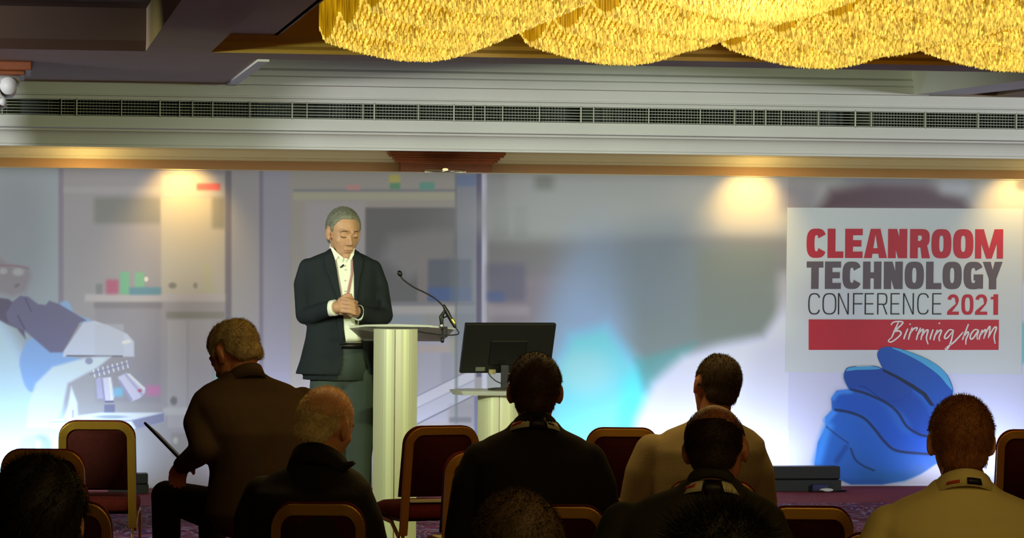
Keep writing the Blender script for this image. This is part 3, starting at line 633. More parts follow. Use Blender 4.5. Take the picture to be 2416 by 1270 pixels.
m.box(X_(1037), X_(1054), y - .012, y + .012, LZ(777), LZ(773)); m.box(X_(1050), X_(1056), y - .012, y + .012, LZ(797), LZ(773)); m.box(X_(1036), X_(1056), y - .012, y + .012, LZ(798), LZ(793)); m.tube([m3(1044, 778), m3(1044, 806)], .005, 8); m.cone(m3(1044, 803), .01, m3(1044, 807), .01)
m.build('clamp', M_black, mic)
MB().tube([m3(*p) for p in crv2([(1073, 771), (1080, 782), (1083, 788), (1076, 792), (1050, 793), (1020, 790), (985, 785)])], .0032, 6).build('cable', M_black, mic, True)
# side table
SM = 450
pT = P(1180, 700, SM)
tb = thing('side_table', 'small cream column table with glass top carrying the monitor right of the lectern', 'table', (pT.x, pT.y, 0), -YAW)
def TX(px): return (px - 1180) / SM
def TZ(py): return HC - (py - 600) / SM
column(tb, 0, .226, TZ(933), .16)
MB().box(-.24, .24, -.12, .16, 0, .022).build('base_plate', M_alu, tb, bevel=.006)
pts = [(-.262, -.02), (-.20, -.13), (.20, -.13), (.262, -.02), (.262, .10), (.18, .24), (-.18, .24), (-.262, .10)]
n = len(pts); zt = TZ(922); MB().add([(a, b, zt) for a, b in pts] + [(a * .93, b * .9, zt - .022) for a, b in pts], [tuple(range(n)), tuple(reversed(range(n, 2 * n)))] + [(i, n + i, n + (i + 1) % n, (i + 1) % n) for i in range(n)]).build('table_top', M_acr, tb)
mo = thing('monitor', 'black computer monitor seen from behind on the small column table', 'monitor', (pT.x, pT.y, zt), -YAW)
Q = Matrix.Translation(Vector((TX(1199), .06, TZ(822) - zt))) @ Matrix.Rotation(R(20), 4, 'Z') @ Matrix.Rotation(R(19), 4, 'X')
# back of the screen faces the camera (local -Y)
MB().box(-.252, .252, -.012, .014, -.138, .138).xf(Q).build('screen_housing', mat('monitor_plastic', (15, 15, 15), .45), mo, bevel=.004)
MB().box(-.10, .10, -.024, -.010, -.09, .05).xf(Q).build('rear_cover', M_black, mo, bevel=.01)
MB().box(-.246, .246, .0142, .0152, -.13, .132).xf(Q).build('screen_glass', mat('screen_glass', (8, 8, 10), .12), mo)
MB().box(-.17, -.118, -.0135, -.0115, -.125, -.103).xf(Q).build('rating_label', mat('grey_label', (92, 94, 86), .6), mo)
MB().box(-.096, -.06, -.026, -.012, -.138, -.116).xf(Q).build('connector_plug', mat('beige_plug', (150, 142, 104), .6), mo)
MB().box(TX(1183), TX(1202), .02, .045, 0.008, TZ(862) - zt).build('stand_neck', M_black, mo, bevel=.003)
MB().lathe([(.0, .0), (.09, .0), (.09, .008), (.06, .012), (0, .012)], (TX(1193), .06, 0)).build('stand_base', mat('stand_dark', (46, 44, 40), .4), mo, True)
MB().tube([(TX(px), .01, TZ(py) - zt) for px, py in crv2([(1153, 880), (1160, 890), (1172, 900), (1186, 906)])], .003, 6).build('cable', M_black, mo, True)
# black floor boxes in front of the banner
def floorbox(px0, px1, pt, pb, y, dep, name, label, cat, m_, ledge=False):
    a = W(px0, pb, y); b = W(px1, pb, y); t_ = thing(name, label, cat, ((a.x + b.x) / 2, y, 0)); h = W((px0 + px1) / 2, pt, y).z; w = (b.x - a.x) / 2
    MB().box(-w, w, 0, dep, .0, h * .45).build('base', m_, t_, bevel=.004); MB().box(-w * 1.01, w * .96, -.01, dep - .02, h * .5, h).build('housing', m_, t_, bevel=.006)
    MB().box(-w * .98, w * .94, .01, dep - .03, h * .44, h * .51).build('gap_strip', M_black, t_)
    return t_
M_bat = mat('batten_black', (22, 27, 24), .5)
floorbox(1810, 1985, 1101, 1150, YB - .46, .13, 'light_batten', 'long black floor light batten at the foot of the banner beside the glove', 'light', M_bat)
floorbox(255, 351, 1118, 1163, YB - .46, .13, 'light_batten', 'short black floor light batten behind the left front chair', 'light', M_bat)
p = W(1950, 1142, YB - .52)
t = thing('cable_bundle', 'white and blue plug on black cable lying in front of the floor light batten', 'cable', (p.x, YB - .52, 0))
MB().ell((0, 0, .014), (.05, .03, .014), 16).build('white_plug', mat('plug_white', (200, 205, 200), .5), t, True)
MB().box(-.09, .02, .02, .06, 0, .05).build('blue_cover', mat('blue_cover', (34, 40, 82), .6), t, bevel=.006)
MB().tube([(-.12, .0, .008), (-.04, -.02, .008), (.06, -.01, .008), (.13, .03, .008), (.15, .05, .008)], .007, 8).build('cable', M_black, t, True)

# ------------------------------------------------------------------ chairs
def rrect(hw, z0, z1, r, n=7):            # open path: up the left, over the top, down the right
    out = [(-hw, z0)]
    for i in range(n + 1): a = PI - PI / 2 * i / n; out.append((-hw + r + r * math.cos(a), z1 - r + r * math.sin(a)))
    for i in range(n + 1): a = PI / 2 - PI / 2 * i / n; out.append((hw - r + r * math.cos(a), z1 - r + r * math.sin(a)))
    return out + [(hw, z0)]
def backy(z): return -.165 - max(0, z - .40) * .17
def make_chair():
    t = bpy.data.objects.new('banquet_chair', None); COL.objects.link(t)
    hw = .156
    path = [(x * (1.03 - .10 * (z - .3)), backy(z) - .006, z) for x, z in rrect(hw, .30, .776, .064)]
    MB().tube(path, .026, 4, .013, up=(0, 1, 0)).build('back_frame', M_gold, t, bevel=.003)
    def pad(hw, z0, z1, r, y0, y1, bul, name, m_):
        o = rrect(hw, z0, z1, r); o = [(x * (1.03 - .10 * (z - .3)), z) for x, z in o]; cx, cz = 0, (z0 + z1) / 2; mb = MB(); n = len(o); v = []; f = []
        rings = [(1, y0), (1.0, y1), (.97, y1 + bul * .5), (.85, y1 + bul * .9), (.5, y1 + bul), (.02, y1 + bul)]
        for k, yy in rings:
            for x, z in o: zz_ = cz + (z - cz) * k; v.append((x * k, backy(zz_) + yy, zz_))
        for i in range(len(rings) - 1):
            for j in range(n): f.append((i * n + j, i * n + (j + 1) % n, (i + 1) * n + (j + 1) % n, (i + 1) * n + j))
        f.append(tuple(range(n))); mb.add(v, f); return mb.build(name, m_, t, True)
    pad(.176, .475, .800, .080, .004, .03, .018, 'backrest', M_fab)
    pad(.145, .485, .766, .052, -.010, -.003, -.001, 'back_panel', M_fabd)
    mb = MB(); n = 28; v = []; f = []
    prof = [(.97, .375), (1.0, .385), (1.01, .405), (.98, .425), (.85, .438), (.5, .445), (.02, .446)]
    for k, z in prof:
        for j in range(n):
            b = 2 * PI * j / n; c, s_ = math.cos(b), math.sin(b); v.append((.185 * k * math.copysign(abs(c) ** .45, c), .02 + .20 * k * math.copysign(abs(s_) ** .45, s_), z))
    for i in range(len(prof) - 1):
        for j in range(n): f.append((i * n + j, i * n + (j + 1) % n, (i + 1) * n + (j + 1) % n, (i + 1) * n + j))
    f.append(tuple(range(n))); mb.add(v, f).build('seat', M_fab, t, True)
    for sx in (-1, 1):
        MB().tube([(sx * hw * 1.03, backy(.30) - .004, .31), (sx * hw * 1.03, -.17, .27), (sx * hw * 1.05, -.235, 0)], .0125, 4, .009, up=(1, 0, 0)).build('leg', M_gold, t, bevel=.003)
        MB().tube([(sx * .172, -.15, .29), (sx * .176, -.06, .355), (sx * .178, .10, .368), (sx * .178, .16, .36), (sx * .178, .185, .335), (sx * .178, .215, 0)], .012, 4, .009, up=(1, 0, 0)).build('leg', M_gold, t, bevel=.003)
    MB().box(-.17, .17, -.15, .19, .362, .374).build('seat_pan', M_black, t)
    return t
def chair_at(px, top, wpx, yaw, label, s=None, first=[None]):
    s = s or (top - 600) / .78
    p = P(px, top, s); W_ = wpx / s
    if first[0] is None: o = first[0] = make_chair()
    else:
        src = first[0]; o = src.copy(); COL.objects.link(o)
        for ch in src.children: c = ch.copy(); COL.objects.link(c); c.parent = o
    ry = -YAW + R(yaw); back = Matrix.Rotation(ry, 3, 'Z') @ Vector((0, -.23, 0))
    o.location = (p.x - back.x, p.y - back.y, 0); o.rotation_euler = (0, 0, ry)
    k = W_ / (.362 * (abs(math.cos(R(yaw))))); o.scale = (k, (k + 1) / 2, 1)
    return tag(o, label, 'chair', 'banquet chairs in the audience')
chair_at(229, 1000, 188, 4, 'empty maroon banquet chair in front row on the left, against the microscope image')
chair_at(1044, 1006, 180, 22, 'empty front-row maroon banquet chair just right of the lectern column, paper on its seat')
chair_at(1469, 1007, 180, 0, 'front-row banquet chair half hidden by the man in the khaki sweater')
chair_at(2440, 1004, 180, 0, 'front-row banquet chair at the right edge, beyond the man in the pale yellow shirt')
chair_at(100, 1069, 208, 0, 'second-row banquet chair at the far left with bright gold top rail')
chair_at(655, 1062, 205, 6, 'banquet chair under the man in brown suit reading a tablet')
chair_at(1150, 1066, 205, 14, 'banquet chair left of the man in dark suit with white lanyard')
chair_at(95, 1132, 236, 0, 'third-row banquet chair at far left, mostly hidden behind the dark head')
chair_at(1680, 1130, 226, -6, 'banquet chair under the man in the khaki sweater')
chair_at(150, 1194, 232, 0, 'fourth-row banquet chair at far left, right beside the dark head')
chair_at(750, 1190, 234, 0, 'banquet chair at the back of the white-haired man in black jacket')
chair_at(1322, 1192, 232, 0, 'banquet chair at the back of the man in dark suit with white lanyard')
chair_at(1912, 1190, 220, 0, 'empty fourth-row banquet chair left of the man in the pale yellow shirt')
chair_at(2095, 1252, 240, -4, 'fifth-row banquet chair whose corner shows at the bottom, left of the yellow shirt')
chair_at(1690, 1268, 262, 0, 'banquet chair under the bald man wearing a lanyard', 872)
chair_at(2268, 1310, 270, 0, 'banquet chair under the man in the pale yellow shirt', 930)
for px, s_, lab in ((1222, 1250, 'banquet chair under the short-haired head at the bottom centre'), (1700, 1400, 'banquet chair under the person with dark fuzzy hair'), (85, 1150, 'banquet chair under the dark head at the lower left')):
    s2 = F / (F / s_ - .21); chair_at(px, 600 + .78 * s2, .345 * s2, 0, lab, s2)
def paper(px, py, s, z, label, rz):
    p = G(px, py, z); o = MB().box(-.10, .10, -.07, .07, 0, .004).build('paper_sheet', M_paper); o.location = (p.x, p.y, z); o.rotation_euler = (0, 0, rz); tag(o, label, 'paper')
paper(1008, 1183, 519, .447, 'white sheet of paper on the seat of the empty chair by the lectern', R(10))
paper(1085, 1268, 600, .447, 'sheet of paper on the second-row seat left of the dark-suited man', R(5))

# ------------------------------------------------------------------ chandeliers
M_rod = mat('gold_crystal', (150, 105, 20), .25, spec=.6, emit=(222, 170, 18), estr=.3)  # emission stands in for lamp light caught in the rods
M_tip = mat('bright_crystal_tip', (200, 160, 60), .15, spec=.8, emit=(252, 218, 92), estr=.95)  # highlights on the rod tips put in as brighter glow
def rodmat(m, lo, hi):
    nt = m.node_tree; b = nt.nodes['Principled BSDF']; tc = nt.nodes.new('ShaderNodeTexCoord'); n = nt.nodes.new('ShaderNodeTexNoise'); n.inputs['Scale'].default_value = 45; n.inputs['Detail'].default_value = 1
    mp = nt.nodes.new('ShaderNodeMapping'); mp.inputs['Scale'].default_value = (1, 1, .15)
    mr = nt.nodes.new('ShaderNodeMapRange'); mr.inputs[1].default_value = .35; mr.inputs[2].default_value = .68; mr.inputs[3].default_value = lo; mr.inputs[4].default_value = hi
    nt.links.new(tc.outputs['Object'], mp.inputs[0]); nt.links.new(mp.outputs[0], n.inputs['Vector']); nt.links.new(n.outputs['Fac'], mr.inputs[0]); nt.links.new(mr.outputs[0], b.inputs['Emission Strength'])
rodmat(M_rod, .20, .72); rodmat(M_tip, .18, 1.25)
NU = 44; UL = 1.0
def rod_h(u, v):      # lower end of the rods over one unit
    a = .085 * ((.42 - u) / .42) ** 1.6 if u < .42 else (.165 * ((u - .52) / .48) ** 1.5 if u > .52 else 0)
    return 2.515 + a + .095 * abs(2 * v - 1) ** 2.0
def make_chand():
    t = bpy.data.objects.new('crystal_chandelier', None); COL.objects.link(t)
    mb = MB(); r = .0062; zt_ = 2.80
    for i in range(NU):
        for j in range(NU):
            u = (i + .5) / NU; v_ = (j + .5) / NU; x = u * UL - .5 + RNG.uniform(-.003, .003); y = v_ * UL - .5 + RNG.uniform(-.003, .003)
            z = rod_h(u, v_) + RNG.uniform(-.006, .006) - 2.8; zt2 = zt_ - 2.8
            v = [(x - r, y - r, zt2), (x + r, y - r, zt2), (x + r, y + r, zt2), (x - r, y + r, zt2), (x - r, y - r, z), (x + r, y - r, z), (x + r, y + r, z), (x - r, y + r, z), (x - r * .5, y - r * .5, z - .024), (x + r * .5, y + r * .5, z - .018)]
            o = len(mb.v); mb.v += v
            for f, mi in (((0, 4, 5, 1), 0), ((1, 5, 6, 2), 0), ((2, 6, 7, 3), 0), ((3, 7, 4, 0), 0), ((4, 8, 5), 1), ((5, 8, 9, 6), 1), ((6, 9, 7), 1), ((7, 9, 8, 4), 1)):
                mb.f.append(tuple(a + o for a in f)); mb.m.append(mi)
    q = mb.build('crystal_rods', [M_rod, M_tip], t, recalc=False); q['kind'] = 'stuff'
    MB().box(-.5, .5, -.5, .5, -.002, .012).build('mounting_plate', mat('brass_plate', (150, 112, 50), .4, metal=.6), t)
    MB().box(-.05, .05, -.05, .05, .012, ZB3 - 2.8 - .001).build('ceiling_mount', M_gold, t)
    return t
ch0 = None
xl = P(742, 110, 480).x; yfar = G(500, 122, Z0).y - .62
rows_n = ['far', 'second', 'third', 'nearest']; cols_n = ['leftmost', 'second from the left', 'second from the right', 'rightmost']
for j in range(4):
    for i in range(4):
        if ch0 is None: o = ch0 = make_chand()
        else:
            o = ch0.copy(); COL.objects.link(o)
            for c_ in ch0.children: c = c_.copy(); COL.objects.link(c); c.parent = o
        o.scale = (.955, .955, 1); o.location = (xl + .478 + i * .985, yfar - .478 - j * .985, 2.8)
        tag(o, 'golden crystal rod chandelier, %s in the %s row from the stage' % (cols_n[i], rows_n[j]), 'chandelier', 'gold crystal chandeliers')

# ------------------------------------------------------------------ people
def skin(name, c): return mat(name, c, .5, spec=.35, noise=(14, .06))
SK = skin('skin_tan', (188, 140, 108)); SK2 = skin('skin_ruddy', (180, 118, 88)); SK3 = skin('skin_pale', (220, 158, 120))
def head_prims(mb, M_, k=1., detail=False, neck=True):
    h = MB(); e = h.ell
    e((0, -.015, .025), (.074, .094, .086), 28); e((0, .026, -.02), (.062, .064, .088), 24); e((0, .035, -.072), (.048, .048, .040), 20); e((0, .068, -.098), (.022, .017, .017), 16)
    e((0, -.05, -.03), (.058, .05, .05), 20)
    h.cone((0, .084, .004), .008, (0, .102, -.028), .011); e((.010, .094, -.034), (.008, .010, .007), 12); e((-.010, .094, -.034), (.008, .010, .007), 12)
    h.cone((-.040, .068, .024), .009, (-.012, .080, .022), .009); h.cone((.040, .068, .024), .009, (.012, .080, .022), .009)
    e((.038, .050, -.024), (.022, .024, .022), 14); e((-.038, .050, -.024), (.022, .024, .022), 14)
    h.cone((-.018, .084, -.060), .006, (.018, .084, -.060), .006); h.cone((-.014, .084, -.070), .007, (.014, .084, -.070), .007)
    for s in (-1, 1):
        e((s * .078, -.006, -.006), (.009, .019, .031), 16, Matrix.Rotation(s * R(14), 3, 'Z')); e((s * .074, .004, -.026), (.009, .012, .014), 12)
        e((s * .030, .074, .004), (.015, .011, .010), 14)
    h.v = [tuple(M_ @ (Vector(p) * k)) for p in h.v]; mb.add(h.v, h.f)
def hand(mb, w, d, up, side, k=1., curl=.5):     # wrist, direction, back-of-hand normal, thumb side
    w = Vector(w); d = Vector(d).normalized(); up = Vector(up).normalized(); x = d.cross(up).normalized()
    if x.dot(Vector(side)) < 0: x = -x
    for i in range(4): mb.cone(w + d * .015 + x * (.024 - .016 * i) * k, .013 * k, w + d * .075 * k + x * (.030 - .020 * i) * k, .011 * k)
    for i, L in enumerate((.070, .078, .072, .056)):
        p0 = w + d * .078 * k + x * (.030 - .020 * i) * k; a = p0 + (d - up * curl * .6) * L * .45 * k; b = a + (d * .7 - up * curl * 1.3).normalized() * L * .30 * k; c = b + (d * .3 - up * curl * 1.6).normalized() * L * .22 * k
        mb.chain([(p0, .0095 * k), (a, .0088 * k), (b, .008 * k), (c, .007 * k)])
    p0 = w + d * .02 + x * .028 * k; a = p0 + (x * .8 + d * .7).normalized() * .035 * k; b = a + (d + x * .2 - up * .3).normalized() * .03 * k
    mb.chain([(p0, .014 * k), (a, .011 * k), (b, .0085 * k)])
HL = [(-.12, -.075), (-.06, -.07), (-.035, -.03), (-.02, .012), (.012, .020), (.03, -.005), (.045, .030), (.06, .062), (.085, .078), (.12, .085)]
def hair(parent, body, M_, k, m_, crown=None, cut=.02, thick=.009, tuft=.012, n=2600, wild=.35, hl=HL, name='hair', dens=1.):
    bvh = BVHTree.FromPolygons([v.co for v in body.data.vertices], [p.vertices[:] for p in body.data.polygons])
    c0 = M_ @ (Vector((0, -.015, .02)) * k); R3 = M_.to_3x3()
    xs = [a for a, b in hl]; ys = [b for a, b in hl]
    def surf(d):
        dw = (R3 @ d).normalized(); hit = bvh.ray_cast(c0 + dw * .17 * k, -dw, .2)
        if hit[0] is None: return None
        return hit[0], dw
    Mi = M_.inverted()
    def mask(pw):
        q = (Mi @ pw) / k; a = min(1, max(0, (q.z - float(np.interp(q.y, xs, ys))) / .014 + .0))
        if abs(q.x) > .070 and q.z < .030 and q.y > -.035: a = 0
        if crown: a *= crown(q)
        return a, q
    nu, nv_ = 72, 44; V = []; idx = {}; mb = MB(); grid = {}
    for i in range(nv_ + 1):
        th = R(2) + (R(150) - R(2)) * i / nv_
        for j in range(nu):
            ph = 2 * PI * j / nu; d = Vector((math.sin(th) * math.cos(ph), math.sin(th) * math.sin(ph), math.cos(th))); r_ = surf(d)
            if r_ is None: continue
            a, q = mask(r_[0])
            grid[(i, j)] = (len(V), a); V.append(r_[0] + r_[1] * (thick * k * a ** .5 * (1 + .12 * math.sin(ph * 9 + th * 7)) - .002))
    Fc = []
    for i in range(nv_):
        for j in range(nu):
            q = [grid.get(z) for z in ((i, j), (i + 1, j), (i + 1, (j + 1) % nu), (i, (j + 1) % nu))]
            if None in q or max(z[1] for z in q) <= cut: continue
            Fc.append(tuple(z[0] for z in q))
    mb.add(V, Fc)
    c = 0; tries = 0; rs = random.Random(len(parent.name) + int(k * 100) + n)
    n = int(n * 1.7)
    while c < n and tries < n * 5:
        tries += 1; z_ = rs.uniform(-.86, 1); ph = rs.uniform(0, 2 * PI); d = Vector((math.sqrt(1 - z_ * z_) * math.cos(ph), math.sqrt(1 - z_ * z_) * math.sin(ph), z_)); r_ = surf(d)
        if r_ is None: continue
        a, q = mask(r_[0])
        if rs.random() > a: continue
        p_ = r_[0] + r_[1] * (thick * k * a ** .5 * .7); dn = (r_[1] * (.30 + wild * .5) + R3 @ Vector((rs.uniform(-wild, wild) * .6, rs.uniform(-wild, wild) * .6 - .45, rs.uniform(-wild, wild) * .6 - .75 * (1 - z_)))).normalized()
        sd = dn.cross(Vector((rs.uniform(-1, 1), rs.uniform(-1, 1), rs.uniform(-1, 1)))).normalized() * .0008; L = 1.3 * tuft * k * rs.uniform(.5, 1.1)
        o = len(mb.v); mb.v += [tuple(p_ - sd), tuple(p_ + sd), tuple(p_ + dn * L)]; mb.f.append((o, o + 1, o + 2)); mb.m.append(0); c += 1
    return mb.build(name, m_, parent, True, recalc=False)
def band(name, m_, parent, c, rx, ry, a0, a1, h, flare=.012, thick=.003, tilt=0, n=24, z0off=0):     # ribbon round a neck, angles from the back (-y)
    v = []; f = []
    for i in range(n + 1):
        a = R(a0 + (a1 - a0) * i / n); x, y = math.sin(a), -math.cos(a)
        zt = c[2] + tilt * y
        for (q, z_) in ((0, h), (flare, 0), (flare + thick, 0), (thick, h)):
            v.append((c[0] + x * (rx + q), c[1] + y * (ry + q), zt + z_ + z0off))
    for i in range(n):
        for j in range(4): f.append((i * 4 + j, i * 4 + (j + 1) % 4, (i + 1) * 4 + (j + 1) % 4, (i + 1) * 4 + j))
    f += [(0, 1, 2, 3), tuple(n * 4 + j for j in range(4))]
    return MB().add(v, f).build(name, m_, parent, True)
def seated(label, px, top, s, sh, yaw, m_top, m_leg, m_skin, m_hair, hairkw, lean=.05, hyaw=0, hpitch=10, hroll=0, hk=1., topname='jacket', H=None, arms=None, hx=0, thick=1., garment_fn=None, shz=0., slump=.0, knees=None):
    """person seated facing the stage; px/top is the head top in the photograph"""
    pt = P(px, top, s); Ht = pt.z
    ry = -YAW + R(yaw); off = Matrix.Rotation(ry, 3, 'Z') @ Vector((hx, lean, 0))
    t = thing('person', label, 'person', (pt.x - off.x, pt.y - off.y, 0), ry)
    zh = .535; Zs = Ht - .315 + shz; yS = lean - .03 - slump * .8
    hc = Vector((hx, lean + .02, Ht - .112 * hk))
    HM = Matrix.Translation(hc) @ Euler((R(-hpitch), R(hroll), R(hyaw))).to_matrix().to_4x4()
    TI = (Matrix.Translation(t.location) @ Matrix.Rotation(ry, 4, 'Z')).inverted()
    knee = {sx: Vector((sx * .14, .42, zh - .0)) for sx in (-1, 1)}
    for sx, q in (knees or {}).items(): knee[sx] = TI @ P(*q)
    arms = {sx: [TI @ P(*q) for q in v] for sx, v in (arms or {}).items()}
    def skel(mb, g, legs=True, torso=True, arm=True):
        if torso:
            L = Zs - zh; sl = slump
            def y_(t_): return yS * t_ ** 1.2 - sl * math.sin(PI * t_)
            mb.loft([((0, y_(0), zh - .09), .15 + g, .11 + g), ((0, y_(.05), zh), .172 * thick + g, .125 * thick + g), ((0, y_(.35), zh + L * .35), .165 * thick + g, .12 * thick + g), ((hx * .3, y_(.68), zh + L * .68), sh * .86 + g, .128 * thick + g), ((hx * .4, y_(.9), Zs - L * .1), sh * .90 + g, .115 + g), ((hx * .5, y_(1), Zs - .005), sh * .86 + g, .09 + g), ((hx * .6, y_(1) + .003, Zs + .03), sh * .66 + g, .076 + g), ((hx * .75, y_(1) + .006, Zs + .058), sh * .38 + g, .066 + g), ((hx * .85, y_(1) + .01, Zs + .085), .068 + g * .5, .060 + g * .5)])
        if arm:
            for sx in (-1, 1):
                a = (arms or {}).get(sx) or ((sx * (sh + .015), yS + .05, Zs - .29), (sx * .11, yS + .27, .64))
                e_, w_ = Vector(a[0]), Vector(a[1])
                mb.chain([((sx * (sh - .055), yS, Zs - .045), .058 + g), ((sx * (sh - .02), yS + .0, Zs - .12), .056 + g), (e_, .046 + g), (e_.lerp(w_, .4), .043 + g), (w_, .032 + g)])
        if legs:
            for sx in (-1, 1):
                kn = knee[sx]; ft = Vector((kn.x, kn.y - .02, 0))
                mb.chain([((sx * .09, .0, zh - .01), .090 + g * .7), (Vector((sx * .09, 0, zh - .01)).lerp(kn, .5), .080 + g * .7), (kn, .062 + g * .7)])
                mb.chain([(kn - Vector((0, 0, .01)), .060 + g * .7), (kn.lerp(ft, .45), .056 + g * .6), ((ft.x, ft.y, .09), .040 + g * .6)])
    mb = MB(); skel(mb, -.010)
    mb.cone(HM @ (Vector((0, -.025, -.05)) * hk), .052, (hx * .8, yS + .012, Zs + .06), .058)
    head_prims(mb, HM, hk)
    for sx in (-1, 1):
        a = (arms or {}).get(sx) or ((sx * (sh + .015), yS + .05, Zs - .29), (sx * .11, yS + .27, .64)); e_, w_ = Vector(a[0]), Vector(a[1])
        d = (w_ - e_).normalized(); hand(mb, w_ + d * .01, d + Vector((-sx * .3, .1, -.15)), (0, .15, 1), (-sx, 0, 0), 1, .6)
        kn = knee[sx]; mb.chain([((kn.x, kn.y - .02, .07), .032), ((kn.x, kn.y + .08, .04), .028)])
    body = fuse(mb, 'body', m_skin, t, .0068, 2)
    g = MB(); skel(g, .006, legs=False); topo = fuse(g, topname, m_top, t, .009, 5)
    g = MB(); skel(g, .004, torso=False, arm=False); g.ell((0, 0, zh - .01), (.165 * thick, .12, .09)); fuse(g, 'trousers', m_leg, t, .011, 4)
    for sx in (-1, 1):
        kn = knee[sx]; MB().chain([((kn.x, kn.y - .05, .042), .040), ((kn.x, kn.y + .04, .034), .033), ((kn.x, kn.y + .12, .030), .028)]).build('shoe', M_black, t, True)
    if m_hair: hair(t, body, HM, hk, m_hair, **hairkw)
    nk = Vector((hx * .8, yS + .010, Zs + .06))
    if garment_fn: garment_fn(t, nk, topo)
    return t
M_suitd = mat('dark_suit_cloth', (38, 34, 33), .9, spec=.15, bump=(300, .25), noise=(6, .12))
M_suitb = mat('brown_suit_cloth', (64, 50, 40), .9, spec=.15, bump=(300, .25), noise=(6, .12))
M_blackj = mat('black_jacket_cloth', (34, 28, 28), .8, spec=.2, bump=(60, .4), noise=(6, .15))
M_khaki = mat('khaki_knit', (150, 132, 98), .95, spec=.1, bump=(250, .5), noise=(8, .08))
M_yel = mat('pale_yellow_cotton', (214, 200, 140), .9, spec=.15, bump=(40, .3), noise=(5, .04))
M_green = mat('dark_green_knit', (54, 52, 42), .95, spec=.1, bump=(250, .5))
M_trk = mat('charcoal_trousers', (34, 33, 34), .9, spec=.1)
M_lan = mat('lanyard_white', (215, 208, 175), .7); M_ltag = mat('lanyard_black', (16, 16, 18), .5); M_lred = mat('lanyard_red', (190, 60, 50), .6)
def hmat(n_, c): return mat(n_, c, .65, spec=.3, noise=(90, .22))
H_brown = hmat('dark_brown_hair', (66, 42, 30)); H_grey = hmat('grey_blond_hair', (150, 132, 98)); H_white = hmat('white_hair', (236, 218, 172)); H_black = hmat('black_hair', (30, 22, 18)); H_auburn = hmat('auburn_hair', (132, 82, 44)); H_mid = hmat('mid_brown_hair', (66, 48, 32))
def surf_y(o, x, z):     # back surface of a garment in its own space
    bv = BVHTree.FromPolygons([v.co for v in o.data.vertices], [p.vertices[:] for p in o.data.polygons]); h = bv.ray_cast(Vector((x, -1, z)), Vector((0, 1, 0)))
    return h[0].y if h[0] is not None else -.08
def drape(name, m_, parent, garment, rows, off=.004, side=-1, nseg=8, thick=.003):
    """strip laid on a garment: rows = [(z, x0, x1)], seen from local side*y"""
    bv = BVHTree.FromPolygons([v.co for v in garment.data.vertices], [p.vertices[:] for p in garment.data.polygons])
    v = []; f = []; last = None; R_ = []
    for (za, a0, a1), (zb_, b0, b1) in zip(rows[:-1], rows[1:]):
        k = max(1, int(abs(za - zb_) / .015))
        for i in range(k): t_ = i / k; R_.append((za + (zb_ - za) * t_, a0 + (b0 - a0) * t_, a1 + (b1 - a1) * t_))
    R_.append(rows[-1])
    for z_, x0, x1 in R_:
        for j in range(nseg + 1):
            x = x0 + (x1 - x0) * j / nseg; h = bv.ray_cast(Vector((x, side * 1., z_)), Vector((0, -side, 0)))
            y = h[0].y if h[0] is not None else (last if last is not None else side * .1); last = y; v.append((x, y + side * off, z_))
    n = nseg + 1; N = len(v); v += [(a, b - side * thick, c) for a, b, c in v]
    for i in range(len(R_) - 1):
        for j in range(nseg): a = i * n + j; f.append((a, a + 1, a + n + 1, a + n)); f.append((N + a, N + a + n, N + a + n + 1, N + a + 1))
    for i in range(len(R_) - 1):
        for j in (0, nseg): a = i * n + j; f.append((a, a + n, N + a + n, N + a))
    for j in range(nseg):
        for a in (j, (len(R_) - 1) * n + j): f.append((a, a + 1, N + a + 1, N + a))
    return MB().add(v, f).build(name, m_, parent, True)
def suit_lanyard(t, nk, topo):
    band('suit_collar', M_suitd, t, nk + Vector((0, 0, -.038)), .066, .062, -120, 120, .046, .022, .006, -.05)
    band('shirt_collar', M_lan, t, nk + Vector((0, 0, .0)), .062, .058, -110, 110, .012, .002, .002, -.05)
    l = band('lanyard', M_lan, t, nk + Vector((0, 0, -.030)), .076, .072, -100, 100, .030, .020, .002, -.04)
    band('black_clasp', M_ltag, l, nk + Vector((0, 0, -.034)), .079, .075, -10, 24, .036, .022, .003, -.04, 6)
    band('red_print', M_lred, l, nk + Vector((0, 0, -.016)), .0835, .0795, -58, -30, .009, .006, .001, -.04, 6)
    band('black_print', M_ltag, l, nk + Vector((0, 0, -.018)), .0845, .0805, 28, 44, .008, .006, .001, -.04, 6)
def bald_lanyard(t, nk, topo):
    band('knit_collar', M_green, t, nk + Vector((0, 0, -.015)), .064, .062, -150, 150, .03, .008, .004, -.05)
    l = band('lanyard', M_lan, t, nk + Vector((0, 0, -.042)), .076, .078, -95, 115, .028, .026, .002, -.04)
    band('black_clasp', M_ltag, l, nk + Vector((0, 0, -.046)), .079, .081, -14, 20, .034, .028, .003, -.04, 6)
    band('red_print', M_lred, l, nk + Vector((0, 0, -.028)), .086, .088, -62, -28, .009, .008, .001, -.04, 6)
def yellow_collar(t, nk, topo):
    band('polo_collar', M_yel, t, nk + Vector((0, 0, -.036)), .070, .068, -140, 140, .044, .018, .005, -.05)
    l = band('collar_tab', M_lred, t, nk + Vector((0, 0, -.026)), .0885, .0865, -34, -12, .007, .004, .001, -.05, 6)
    band('black_clasp', M_ltag, t, nk + Vector((0, 0, -.030)), .088, .086, 0, 24, .016, .007, .002, -.05, 6)
def khaki_collar(t, nk, topo):
    band('ribbed_collar', M_khaki, t, nk + Vector((0, 0, -.030)), .066, .064, -150, 150, .028, .014, .004, -.05)
    band('lanyard', M_lan, t, nk + Vector((0, 0, -.014)), .066, .064, -100, 100, .022, .006, .002, -.05)
